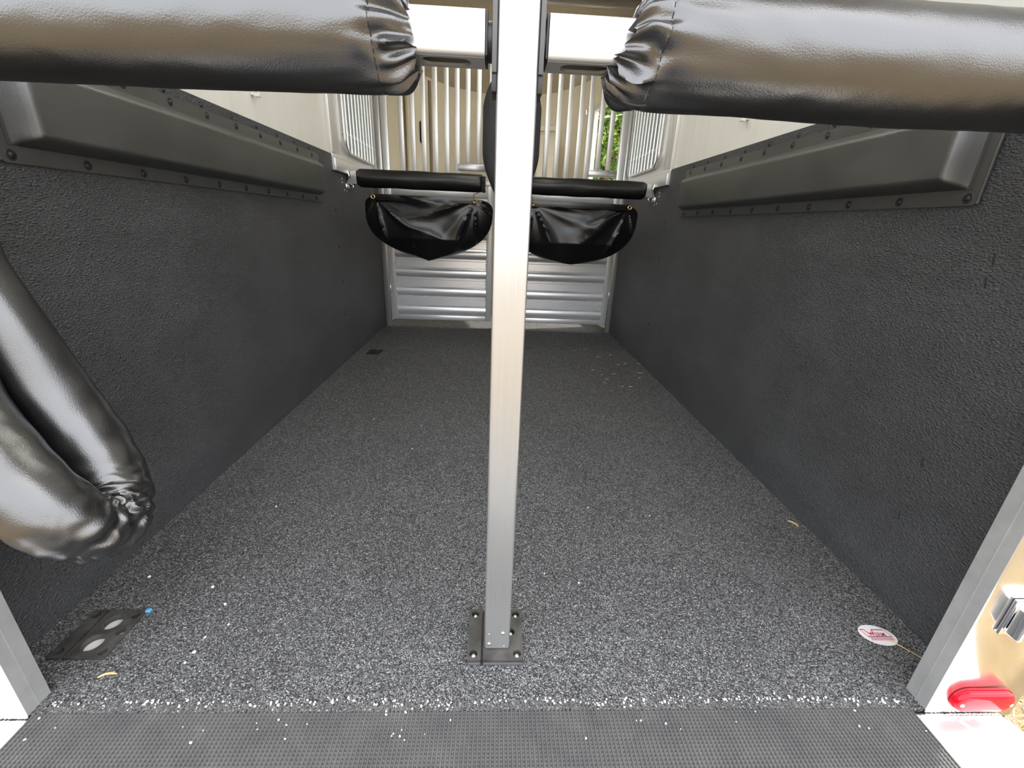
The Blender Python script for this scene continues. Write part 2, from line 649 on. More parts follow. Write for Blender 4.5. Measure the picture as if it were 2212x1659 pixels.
# pieces of the nose: door with dark handle on the left
t = thing('locker_door', 'cream locker door with a slim black handle in the left of the nose', 'door', (-0.66, 4.40, 0.2))
A, B = Vector((-0.80, 4.18, 0)), Vector((-0.66, 4.50, 0))
def slab(bm, a, b, z0, z1, th=0.02, off=0.0):
    d = (b - a).normalized()
    n = Vector((d.y, -d.x, 0))
    q = [a + n * off, b + n * off, b + n * (off + th), a + n * (off + th)]
    lo = [bm.verts.new((p.x, p.y, z0)) for p in q]
    hi = [bm.verts.new((p.x, p.y, z1)) for p in q]
    bm.faces.new(lo[::-1]); bm.faces.new(hi)
    for k in range(4):
        bm.faces.new((lo[k], lo[(k + 1) % 4], hi[(k + 1) % 4], hi[k]))
bm = new(); slab(bm, A, B, 0.2, 2.0, 0.02, 0.0)
obj('door_panel', bm, M['cream'], t)
bm = new()
slab(bm, A.lerp(B, 0.93), B.lerp(B, 1) + (B - A) * 0.02, 0.2, 2.0, 0.035, 0.0)
obj('door_edge', bm, M['creamd'], t)
bm = new()
hx, hy = -0.70, 4.34
tube(bm, [(hx, hy, 1.49), (hx, hy, 1.66)], 0.018, 12, True, lambda s, th: 0.018 * (0.55 + 0.45 * math.sin(PI * max(0.02, min(0.98, s)))))
bm2 = bm
cyl(bm, (hx, hy, 1.50), (hx, hy, 1.65), 0.017, 0.017, 12)
obj('handle', bm, M['plastic'], t, 'slim black handle')

# door_1: white framed doorway on the right of the nose
def door_frame():
    bm = new()
    slab(bm, Vector((0.817, 4.32, 0)), Vector((0.824, 4.294, 0)), 0.25, 1.84, 0.04, -0.034)
    slab(bm, Vector((0.951, 3.816, 0)), Vector((0.958, 3.79, 0)), 0.25, 1.84, 0.04, -0.034)
    slab(bm, Vector((0.817, 4.32, 0)), Vector((0.958, 3.79, 0)), 1.80, 1.84, 0.04, -0.034)
    return struct('door_1', bm, M['outer'], 'white framed open doorway in the right side of the nose')
d1 = door_frame()
bm = new()
tube(bm, [(0.79, 4.33, 1.82), (0.75, 4.31, 1.80), (0.75, 4.29, 1.76)], 0.008, 8)
box(bm, 0.785, 0.80, 4.31, 4.35, 1.79, 1.85, 0.002)
o = obj('door_hook', bm, M['zinc'])
tag(o, 'small metal hook beside the open nose doorway', 'hook')

# rear door frame posts and header
def rear_post(name, x0, x1, inner, label):
    bm = new()
    r = 0.012
    box(bm, x0, x1, 0.52, 0.562, -0.02, ZT, 0.004)
    o = struct(name, bm, M['polish'], label)
    return o
rp_l = rear_post('trim_1', -0.975, -0.803, -0.803, 'aluminium left post of the rear door frame')
rp_r = rear_post('trim_2', 0.842, 1.022, 0.842, 'polished aluminium right post of the rear door frame')
for s, x in ((-1, -0.803), (1, 0.842)):
    bm = new()                               # raised bead along the inner face
    xx = x - s * 0.0015
    box(bm, min(xx, x), max(xx, x), 0.5395, 0.5415, 0.0, ZT)
    o = obj('seam_bead', bm, M['worn'])
    o.parent = rp_l if s < 0 else rp_r
    bm = new()
    q = x - s * 0.0009
    box(bm, min(q, x - s * 0.0001), max(q, x - s * 0.0001), 0.5205, 0.5615, 0.0, ZT)
    o = obj('inner_face', bm, M['worn'], None, 'dull grey inner face of the post')
    o.parent = rp_l if s < 0 else rp_r
    bm = new()                               # inner return that meets the liner
    a, b = (XL - 0.012, -0.875) if s < 0 else (0.925, XR + 0.012)
    box(bm, a, b, 0.5625, 0.5745, -0.02, ZT, 0.001)
    o = obj('inner_return', bm, M['plastic'])
    o.parent = rp_l if s < 0 else rp_r
bm = new()
box(bm, -0.802, 0.841, 0.52, 0.575, 2.20, ZT, 0.004)
struct('trim_3', bm, M['alu_x'], 'rear header above the doorway')

# front compartment posts (each side of the gates)
for i, (x0, x1) in enumerate(((-0.913, -0.871), (0.942, 0.983))):
    bm = new()
    box(bm, x0, x1, 3.56, 3.60, 0, ZT - 0.06, 0.003)
    struct('trim_%d' % (4 + i), bm, M['alu_z'], 'aluminium upright post at the %s of the front gates' % ('left', 'right')[i])
bm = new()
box(bm, 0.005, 0.055, 3.56, 3.61, 0, ZT - 0.06, 0.003)
struct('trim_6', bm, M['alu_z'], 'aluminium centre post between the front gates')

# ------------------------------------------------------------------ black wall liners
def liner(s):
    x = XL if s < 0 else XR
    side = 'left' if s < 0 else 'right'
    t = thing('wall_liner', 'tall black pebbled rubber liner panel on the %s wall' % side, 'wall liner', (x, 0.576, 0), None)
    # one panel with its step down under the window rail
    a, b = (x - 0.0145, x) if s < 0 else (x, x + 0.0145)
    prof = [(0.576, 0), (3.62, 0), (3.62, 1.085), (2.665, 1.085), (2.665, 1.168), (0.576, 1.168)]
    bm = new()
    extrude_profile(bm, prof, a, b)
    obj('liner_panel', bm, M['liner'], t)
    ax = (-s, 0, 0)
    for k in range(9):
        stud(t, 'rivet', (x, 1.082 + 0.16 * k, 1.149), ax, 0.0055, 0.004, M['plastic'], 0.0085)
    for k in range(5):
        stud(t, 'rivet', (x, 2.645, 1.08 - 0.2 * k), ax, 0.005, 0.004, M['plastic'], 0.008)
    for z in (0.075, 0.232, 0.385, 0.54, 0.70):
        stud(t, 'screw', (x, 0.638, z), ax, 0.0075, 0.005, M['plastic'], 0.012)
    for k in range(6):
        stud(t, 'rivet', (x, 2.76 + 0.14 * k, 1.06), ax, 0.0045, 0.003, M['plastic'], 0.007)
    if s > 0:                                # short dark nicks in the rubber
        for y, z in ((0.812, 0.372), (0.813, 0.226), (0.840, 0.812), (0.837, 0.768)):
            bm = new()
            tube(bm, [(x - 0.0002, y - 0.002, z - 0.010), (x - 0.0002, y + 0.001, z), (x - 0.0002, y + 0.002, z + 0.010)], 0.0016, 6)
            obj('nick', bm, M['stitch'], t, 'short dark nick in the rubber')
    return t
liner(-1)
liner(1)

# ------------------------------------------------------------------ cushioned wall pads
def wall_pad(s):
    x = XL if s < 0 else XR
    side = 'left' if s < 0 else 'right'
    t = thing('wall_pad', 'long black vinyl cushion pad riveted along the top of the %s liner' % side, 'wall pad', (x, 0.92, 0.913))
    g = 0.0005
    def X(d): return x - s * (d + g)
    # flange frame around the cushion
    bm = new()
    outer = [(0.918, 0.913), (2.46, 0.913), (2.46, 1.138), (0.905, 1.138)]
    if s > 0: outer = [(0.912, 0.913), (2.43, 0.913), (2.43, 1.138), (0.912, 1.138)]
    bm_pts = rrect(0.912, outer[1][0], 0.913, 1.138, 0.008)
    plate_holes(bm, bm_pts, [], 0, 0.004, lambda a, b, z: (X(z), a, b))
    obj('flange', bm, M['pad'], t)
    # cushion: rounded truncated pyramid as a height field over the flange
    ye = outer[1][0] - 0.02
    na, nb = 150, 34
    ya, yb, za, zb = 0.934, ye, 0.944, 1.106
    D = 0.046
    def sm(v, w):
        v = max(0.0, min(1.0, v / w))
        return v * v * (3 - 2 * v) * 0.35 + math.sin(v * PI / 2) * 0.65 if v < 1 else 1.0
    bm = new()
    rows = []
    for i in range(na):
        u = i / (na - 1)
        u = u * u * (3 - 2 * u) * 0.5 + u * 0.5
        y = ya + (yb - ya) * u
        row = []
        for j in range(nb):
            v = j / (nb - 1)
            z = za + (zb - za) * v
            h = min(sm(y - ya, 0.030), sm(yb - y, 0.05), sm(z - za, 0.020), sm(zb - z, 0.030))
            h1 = sm(y - ya, 0.030) * sm(yb - y, 0.05) * sm(z - za, 0.020) * sm(zb - z, 0.030)
            d = 0.0035 + D * (0.6 * h + 0.4 * h1)
            d += 0.0012 * noise.noise(Vector((y * 9, z * 14, s))) * h
            # tiny puckers near the seams
            e = math.exp(-min(z - za, zb - z) / 0.012)
            d += 0.0012 * e * h * math.sin(y * 140 + 2 * noise.noise(Vector((y * 6, 0, 0))))
            row.append(bm.verts.new((X(d), y, z)))
        rows.append(row)
    for i in range(na - 1):
        for j in range(nb - 1):
            bm.faces.new((rows[i][j], rows[i + 1][j], rows[i + 1][j + 1], rows[i][j + 1]))
    obj('cushion', bm, M['pad'], t, smooth=80)
    # zigzag trimmed edge at the near end
    bm = new()
    zz = []
    n = 30
    for k in range(n + 1):
        z = 0.944 + (1.106 - 0.944) * k / n
        zz.append((0.936 + (0.0035 if k % 2 else 0.0), z))
    pts = [(0.931, 0.944)] + zz[0:] + [(0.931, 1.106)]
    plate_holes(bm, pts, [], 0.0042, 0.0075, lambda a, b, z: (X(z), a, b))
    obj('zigzag_edge', bm, M['pad'], t)
    # pale binding on the near edge
    bm = new()
    tube(bm, [(X(0.003), 0.910, 0.916), (X(0.004), 0.9095, 1.02), (X(0.003), 0.909, 1.136)], 0.003, 8)
    obj('edge_piping', bm, M['pad'], t)
    ax = (-s, 0, 0)
    for k in range(10):
        y = 0.932 + 0.1605 * k
        stud(t, 'rivet', (X(0.004), y, 0.927), ax, 0.0062, 0.0045, M['plastic'], 0.0105)
        stud(t, 'rivet', (X(0.004), y, 1.123), ax, 0.0062, 0.0045, M['plastic'], 0.0105)
    return t
wall_pad(-1)
wall_pad(1)

# ------------------------------------------------------------------ centre post and its floor bracket
PX0, PX1, PY0, PY1 = -0.0065, 0.0455, 0.637, 0.689
t = thing('center_post', 'tall square aluminium post standing in the middle of the doorway', 'post', (CX, 0.663, 0.013))
bm = new()
plate_holes(bm, rrect(PX0, PX1, PY0, PY1, 0.0055), [rrect(PX0 + 0.003, PX1 - 0.003, PY0 + 0.003, PY1 - 0.003, 0.003)], 0.0145, 2.195)
obj('post_tube', bm, M['alu_z'], t)
bm = new()
plate_holes(bm, rrect(PX0 + 0.001, PX1 - 0.001, PY0 + 0.001, PY1, 0.005), [], 0.0125, 0.0144)
obj('foot_cap', bm, M['greyplas'], t)
for x, z in ((0.003, 0.026), (0.031, 0.056)):
    stud(t, 'rivet', (x, PY0 - 0.0002, z), (0, -1, 0), 0.0042, 0.0025, M['zinc'], 0.0, 'pale rivet head')
for x, z in ((0.003, 0.054), (0.034, 0.020)):
    stud(t, 'rivet', (x, PY0 - 0.0002, z), (0, -1, 0), 0.0016, 0.001, M['zinc'])

def screw_in_hole(parent, x, y, z):
    bm = new()
    dome(bm, (x, y, z), (0, 0, 1), 0.006, 0.003, washer=0.0)
    cyl(bm, (x, y, z - 0.003), (x, y, z), 0.006, 0.006, 14)
    obj('screw', bm, M['zinc'], parent, 'bright screw head')

def floor_bracket(cx, y0, y1, label, screws=True, big=True, slot_side=-1, th=0.012, w_=0.115):
    """black plastic receiver plate with counterbored corners"""
    x0, x1 = cx - w_ / 2, cx + w_ / 2
    t = thing('floor_bracket', label, 'floor bracket', (cx, (y0 + y1) / 2, 0.0), None)
    sx = x0 + 0.030
    dx, dy = 0.0125, 0.014
    small = 0.0085
    for k, (a, b) in enumerate(((x0, sx - 0.0022), (sx + 0.0022, x1))):
        holes = []
        if k == 0:
            for yy in (y0 + dy, y1 - dy):
                holes.append(circ(x0 + dx, yy, small, 18))
        else:
            for yy in (y0 + dy, y1 - dy):
                holes.append(circ(x1 - dx, yy, small, 18))
            if big:
                m_ = (sx + x1) / 2 - 0.008
                holes.append(circ(m_, (y0 + y1) / 2 - 0.023, 0.019, 26))
                holes.append(circ(m_, (y0 + y1) / 2 + 0.025, 0.018, 26))
                holes.append(circ(x1 - 0.014, (y0 + y1) / 2 + 0.003, 0.0095, 18))
            else:
                holes.append(circ(x1 - 0.0245, (y0 + y1) / 2 + 0.003, 0.0085, 18))
        bm = new()
        plate_holes(bm, rrect(a, b, y0, y1, 0.003), holes, 0.0035 if not big else -0.0095, th)
        obj('plate', bm, M['plate'], t)
    bm = new()
    if big: box(bm, x0 + 0.003, x1 - 0.003, y0 + 0.003, y1 - 0.003, -0.016, -0.0100)
    else: box(bm, x0 + 0.001, x1 - 0.001, y0 + 0.001, y1 - 0.001, 0.0005, 0.0032)
    obj('base_sheet', bm, M['outer'] if big else M['plastic'], t, 'pale base showing through the holes' if big else None)
    if big: return t
    bm = new()                               # paler grey lip along the front edge
    box(bm, x0 + 0.001, sx - 0.003, y0 - 0.004, y0 - 0.0005, 0.0005, 0.0075, 0.0012)
    box(bm, sx + 0.003, x1 - 0.001, y0 - 0.004, y0 - 0.0005, 0.0005, 0.0075, 0.0012)
    obj('front_lip', bm, M['greyplas'], t)
    if screws:
        for xx in (x0 + dx, x1 - dx):
            for yy in (y0 + dy, y1 - dy):
                screw_in_hole(t, xx, yy - 0.0015, 0.0065)
        if not big: screw_in_hole(t, x1 - 0.0245, (y0 + y1) / 2 + 0.001, 0.0065)
    return t
floor_bracket(0.0165, 0.613, 0.735, 'black plastic floor bracket under the foot of the centre post', True, False)
floor_bracket(-0.816, 0.6245, 0.7375, 'empty black floor bracket with open holes at the near left of the floor', False, True, -1, 0.004, 0.110)
t = thing('floor_plate', 'small square metal plate set in the floor at the far left', 'floor plate', (-0.805, 2.78, 0))
bm = new()
plate_holes(bm, rrect(-0.855, -0.757, 2.735, 2.835, 0.004), [circ(-0.826, 2.785, 0.013, 14), circ(-0.790, 2.785, 0.013, 14), circ(-0.808, 2.815, 0.008, 12)], 0.0005, 0.006)
obj('plate', bm, M['plastic'], t)
bm = new()
box(bm, -0.860, -0.8555, 2.73, 2.84, 0.0005, 0.009)
obj('edge_rail', bm, M['zinc'], t, 'bright worn edge')
bm = new()
box(bm, -0.7565, -0.752, 2.73, 2.84, 0.0005, 0.009)
obj('edge_rail', bm, M['zinc'], t, 'bright worn edge')

# ------------------------------------------------------------------ butt bars
def butt_bar(s):
    side = 'left' if s < 0 else 'right'
    t = thing('butt_bar', 'thick padded black vinyl butt bar with bare square metal end, %s of the centre post' % side, 'butt bar',
              (CX + s * 0.08, 0.662, 1.057))
    xp = -0.022 if s < 0 else 0.0570          # end next to the post
    xe = -0.80 if s < 0 else 0.845
    y0, y1, z0, z1 = 0.637, 0.692, 1.034, 1.083
    a, b = sorted((xp, xe + s * -0.0))
    # square tube: four walls, slot through the bottom one
    bm = new()
    cxs = xp + s * 0.050
    r = 0.006
    # front/back/top walls
    prof_out = rrect(y0, y1, z0, z1, r, 4)
    # outer shell without the flat of the bottom
    n = len(prof_out)
    va = [bm.verts.new((a, y, z)) for y, z in prof_out]
    vb = [bm.verts.new((b, y, z)) for y, z in prof_out]
    for i in range(n):
        j = (i + 1) % n
        (ya_, za_), (yb_, zb_) = prof_out[i], prof_out[j]
        if abs(za_ - z0) < 1e-6 and abs(zb_ - z0) < 1e-6:
            continue
        bm.faces.new((va[i], va[j], vb[j], vb[i]))
    plate_holes(bm, [(a, y0 + r), (b, y0 + r), (b, y1 - r), (a, y1 - r)], [stadium(cxs, (y0 + y1) / 2 - 0.001, 0.064, 0.0135)], z0 - 0.0001, z0 + 0.003)
    obj('bar_tube', bm, M['mill'], t, 'bare scratched aluminium square tube')
    # black end cap and pivot
    bm = new()
    e0, e1 = sorted((xp - s * 0.0035, xp - s * 0.0002))
    box(bm, e0, e1, y0 + 0.001, y1 - 0.001, z0 + 0.001, z1 - 0.001, 0.0015)
    obj('end_cap', bm, M['plastic'], t)
    px_edge = PX0 if s < 0 else PX1
    br0, br1 = sorted((px_edge + s * 0.0003, px_edge + s * 0.0065))
    bm = new()
    cyl(bm, (xp - s * 0.0037, 0.662, 1.056), (px_edge + s * 0.0068, 0.662, 1.056), 0.0215, 0.0215, 28)
    obj('pivot_washer', bm, M['plastic'], t)
    bm = new()
    box(bm, br0, br1, y0 + 0.000, y1 + 0.005, 1.018, 1.098, 0.001)
    obj('side_plate', bm, M['greyplas'], t)
    bm = new()
    box(bm, br0, br1, y0 + 0.003, y0 + 0.045, 0.998, 1.0178, 0.001)
    obj('plate_tail', bm, M['plastic'], t)
    # padded cover
    x_end = -0.113 if s < 0 else 0.152
    L = abs(xe - x_end)
    R = 0.0625 if s < 0 else 0.0665
    ph = 1.3 if s < 0 else 4.1
    NS, NT_ = 190, 128
    bm = new()
    rings = []
    for i in range(NS):
        u = i / (NS - 1)
        d = L * (u ** 1.55)                    # distance from the gathered end, finer there
        x = x_end + s * d
        ring = []
        # envelope of the gathered end
        env = 1.0 - 0.36 * math.exp(-(d / 0.018) ** 1.3)
        amp = 0.0050 * math.exp(-((d - 0.012) / 0.020) ** 2) + 0.0034 * math.exp(-d / 0.050)
        if s > 0: amp *= 1.35
        sag = 0.0
        for k in range(NT_):
            th = 2 * PI * k / NT_
            cy, cz = math.cos(th), math.sin(th)
            f = noise.noise(Vector((cy * 2.1, cz * 2.1, ph)))
            wr = math.sin(9 * th + 3.2 * f + ph + d * 16) + 0.65 * math.sin(15 * th + 2.4 * noise.noise(Vector((cy * 1.3, cz * 1.3, ph + 5))) - d * 30)
            wr += 0.55 * math.sin(24 * th + 40 * d + f * 5) * math.exp(-d / 0.02)
            # long soft creases
            soft = 0.0026 * noise.noise(Vector((x * 4.5, cy * 1.1 + ph, cz * 1.1))) + 0.0006 * noise.noise(Vector((x * 26, cy * 3, cz * 3)))
            # deep pucker below the seam
            dimp = 0.0
            for (dd, tt, am, w1, w2) in ((0.040, -2.75, 0.010, 0.012, 0.20), (0.045, -2.35 , 0.006, 0.02, 0.16), (0.038, 2.9, 0.007, 0.018, 0.14)):
                dt = math.atan2(math.sin(th - tt), math.cos(th - tt))
                dimp -= am * math.exp(-((d - dd) / w1) ** 2 - (dt / w2) ** 2)
            seam = -0.0016 * math.exp(-((d - 0.042) / 0.0020) ** 2)
            rr = R * env + amp * wr * 0.8 + soft + dimp + seam
            ry = rr * (1.0 + 0.02 * math.cos(2 * th))
            zc = 1.057 - 0.002 * (1 - math.exp(-d / 0.1)) - (0.006 * d / 0.6 if s < 0 else 0.0)
            xx = x + s * 0.010 * (1 - cy * -1) * 0.0 - s * 0.016 * (-cz) * math.exp(-d / 0.05) * (1 if s > 0 else 0.35)
            xx += s * 0.003 * wr * math.exp(-d / 0.012)
            ring.append(bm.verts.new((xx, 0.6625 + cy * ry, zc + cz * rr)))
        rings.append(ring)
    for A_, B_ in zip(rings, rings[1:]):
        for k in range(NT_):
            j = (k + 1) % NT_
            bm.faces.new((A_[k], A_[j], B_[j], B_[k]))
    # tuck the hem inwards around the tube
    inner = []
    for k in range(NT_):
        v = rings[0][k].co
        inner.append(bm.verts.new((v.x + s * 0.014, 0.6625 + (v.y - 0.6625) * 0.82, 1.057 + (v.z - 1.057) * 0.82)))
    for k in range(NT_):
        j = (k + 1) % NT_
        bm.faces.new((inner[k], inner[j], rings[0][j], rings[0][k]))
    bm.faces.new(rings[-1])
    cov = obj('padded_cover', bm, M['vinyl'], t, smooth=85)
    # dashed stitching round the gathered end
    bm = new()
    me = cov.data
    dseam = 0.042
    i0 = min(range(NS), key=lambda i: abs(L * ((i / (NS - 1)) ** 1.55) - dseam))
    o0 = origin_of(t)
    for k in range(0, NT_, 3):
        pts = []
        for q in range(3):
            v = me.vertices[i0 * NT_ + (k + q) % NT_].co + o0
            c = Vector((v.x, 0.6625, 1.057))
            pts.append(v + (v - c).normalized() * 0.0003)
        tube(bm, [pts[0], pts[0].lerp(pts[2], 0.5), pts[0].lerp(pts[2], 0.85)], 0.0007, 5)
    obj('stitching', bm, M['stitch'], t)
    # drawn cord loop at the hem underneath
    if s > 0:
        bm = new()
        tube(bm, spline([(0.150, 0.640, 1.000), (0.158, 0.630, 0.991), (0.172, 0.628, 0.988), (0.186, 0.634, 0.990)], 14), 0.0016, 6)
        obj('hem_piping', bm, M['stitch'], t)
    return t
butt_bar(-1)
butt_bar(1)

# ------------------------------------------------------------------ padded loop hanging at the left
t = thing('padded_tie_loop', 'black vinyl padded loop with puckered end hanging by the left doorway', 'padded strap', (-0.74, 0.63, 0.9))
path = spline([(-0.862, 0.765, 0.960), (-0.862, 0.752, 0.87), (-0.859, 0.743, 0.77), (-0.836, 0.740, 0.68), (-0.797, 0.740, 0.525), (-0.751, 0.730, 0.405), (-0.708, 0.698, 0.338),
               (-0.680, 0.645, 0.314), (-0.683, 0.600, 0.345), (-0.714, 0.584, 0.405), (-0.766, 0.600, 0.462), (-0.835, 0.632, 0.530), (-0.860, 0.650, 0.62), (-0.864, 0.655, 0.70)], 280)
bm = new()
NTH = 96
P = path
n = len(P)
cum = [0]
for i in range(1, n): cum.append(cum[-1] + (P[i] - P[i - 1]).length)
ib = min(range(n), key=lambda i: (P[i] - Vector((-0.680, 0.645, 0.314))).length)
sb = cum[ib]
prev = Vector((1, 0, 0)); rings = []
axis_in = Vector((-0.76, 0.625, 0.62))
for i in range(n):
    d = (P[min(i + 1, n - 1)] - P[max(i - 1, 0)]).normalized()
    u = (prev - d * prev.dot(d)).normalized(); v = d.cross(u); prev = u
    ds = cum[i] - sb
    near = math.exp(-(ds / 0.055) ** 2)
    ring = []
    for k in range(NTH):
        th = 2 * PI * k / NTH
        dirv = u * math.cos(th) + v * math.sin(th)
        f = noise.noise(dirv * 1.6 + Vector((3, 1, 4)))
        wr = math.sin(ds * 210 + 3.5 * f) + 0.6 * math.sin(ds * 340 + 6 * noise.noise(dirv * 2.2) + 1.0)
        rr = ((0.0600 - 0.016 * min(1.0, max(0.0, (-ds - 0.18) / 0.30))) if ds < 0 else 0.0575) * (1 - 0.12 * near) + 0.0052 * near * wr
        rr += 0.0022 * noise.noise(Vector((ds * 7, math.cos(th), math.sin(th)))) + 0.0012 * math.exp(-(ds / 0.22) ** 2) * math.sin(ds * 95 + 4 * f)
        ring.append(bm.verts.new(P[i] + dirv * rr))
    rings.append(ring)
for A_, B_ in zip(rings, rings[1:]):
    for k in range(NTH):
        j = (k + 1) % NTH
        bm.faces.new((A_[k], A_[j], B_[j], B_[k]))
bm.faces.new(rings[0][::-1]); bm.faces.new(rings[-1])
obj('padded_sleeve', bm, M['vinyl'], t, smooth=85)
bm = new()
tube(bm, [(-0.865, 0.765, 0.95), (-0.867, 0.765, 1.2), (-0.867, 0.765, ZT - 0.001)], 0.008, 8)
obj('hanging_strap', bm, M['stitch'], t)

# ------------------------------------------------------------------ breast bars and hanging mangers
BY, BZ, BR = 2.905, 1.071, 0.052
def breast_bar(s):
    side = 'left' if s < 0 else 'right'
    xa, xb = ((-0.872, -0.088) if s < 0 else (0.128, 0.925))
    t = thing('breast_bar', 'horizontal padded black vinyl breast bar across the %s stall' % side, 'breast bar', ((xa + xb) / 2, BY, BZ))
    bm = new()
    NS, NTT = 90, 48
    rings = []
    for i in range(NS):
        u = i / (NS - 1)
        x = xa + (xb - xa) * u
        de = max(0.0, min(x - xa, xb - x))
        rr0 = BR * (1 - 0.42 * math.exp(-(de / 0.014) ** 1.6))
        ring = []
        for k in range(NTT):
            th = 2 * PI * k / NTT
            wr = math.sin(11 * th + 3 * noise.noise(Vector((math.cos(th) * 2, math.sin(th) * 2, s)))) * 0.004 * math.exp(-de / 0.02)
            wr += 0.0035 * noise.noise(Vector((x * 7, math.cos(th), math.sin(th) + s)))
            ring.append(bm.verts.new((x, BY + math.cos(th) * (rr0 + wr), BZ + math.sin(th) * (rr0 + wr))))
        rings.append(ring)
    for A_, B_ in zip(rings, rings[1:]):
        for k in range(NTT):
            j = (k + 1) % NTT
            bm.faces.new((A_[k], A_[j], B_[j], B_[k]))
    bm.faces.new(rings[0][::-1]); bm.faces.new(rings[-1])
    obj('padded_cover', bm, M['gloss'], t, smooth=70)
    bm = new()
    c0, c1 = ((xb - 0.02, 0.0392) if s < 0 else (0.0828, xa + 0.02))
    box(bm, c0, c1, BY - 0.014, BY + 0.014, BZ - 0.014, BZ + 0.014, 0.002)
    obj('bar_tube', bm, M['mill'], t)
    # lacing at the inner end
    xi = xb - 0.006 if s < 0 else xa + 0.006
    bm = new()
    for k in range(10):
        th = -1.4 - PI * 0.9 * k / 9 + 0.3
        y, z = BY + math.cos(th) * 0.046, BZ - math.sin(th) * 0.046 * -1
        box(bm, xi - 0.011, xi + 0.011, y - 0.004, y + 0.004, z - 0.0055, z + 0.0035)
    obj('lacing', bm, M['stitch'], t)
    # wall bracket: tapered channel and pin ring at the outer end
    xw = XL + 0.001 if s < 0 else XR - 0.001
    xo = xa + 0.012 if s < 0 else xb - 0.012
    bm = new()
    # tapered plate facing the doorway
    def q(x, y, z): return bm.verts.new((x, y, z))
    for z in (1.036,):
        f = [q(xw, 2.872, z - 0.002), q(xo, 2.862, z - 0.002), q(xo, 2.862, z + 0.072), q(xw - s * 0.030, 2.872, z + 0.066)]
        g = [q(xw, 2.95, z - 0.002), q(xo, 2.945, z - 0.002), q(xo, 2.945, z + 0.072), q(xw - s * 0.030, 2.95, z + 0.066)]
        bm.faces.new(f); bm.faces.new(g[::-1])
        for k in range(4):
            bm.faces.new((f[k], f[(k + 1) % 4], g[(k + 1) % 4], g[k]))
    obj('bracket', bm, M['mill'], t, 'pale aluminium end bracket')
    bm = new()
    pts = [(xw - s * (0.030 + 0.016 * math.cos(a)), 2.853, 1.018 + 0.011 * math.sin(a)) for a in [2 * PI * k / 18 for k in range(19)]]
    tube(bm, pts, 0.004, 8, False)
    obj('pin_ring', bm, M['chrome'], t, 'chrome pull ring')
    bm = new()
    box(bm, *sorted((xw, xw - s * 0.012)), 2.835, 2.870, 1.006, 1.032, 0.003)
    cyl(bm, (xw, 2.853, 1.018), (xw - s * 0.02, 2.853, 1.018), 0.006, 0.006, 12)
    obj('latch_base', bm, M['chrome'], t, 'chrome latch')
    bm = new()
    cyl(bm, (xw - s * 0.014, 2.86, 1.110), (xw - s * 0.024, 2.86, 1.075), 0.005, 0.004, 10)
    obj('latch_pin', bm, M['chrome'], t, 'chrome latch pin')
    ax = (-s, 0, 0)
    for y, z in ((2.80, 1.055), (2.80, 1.035), (2.83, 0.996), (2.87, 0.992)):
        stud(t, 'rivet', (XL if s < 0 else XR, y, z), ax, 0.004, 0.003, M['zinc'], 0.006)
    return t
breast_bar(-1)
breast_bar(1)

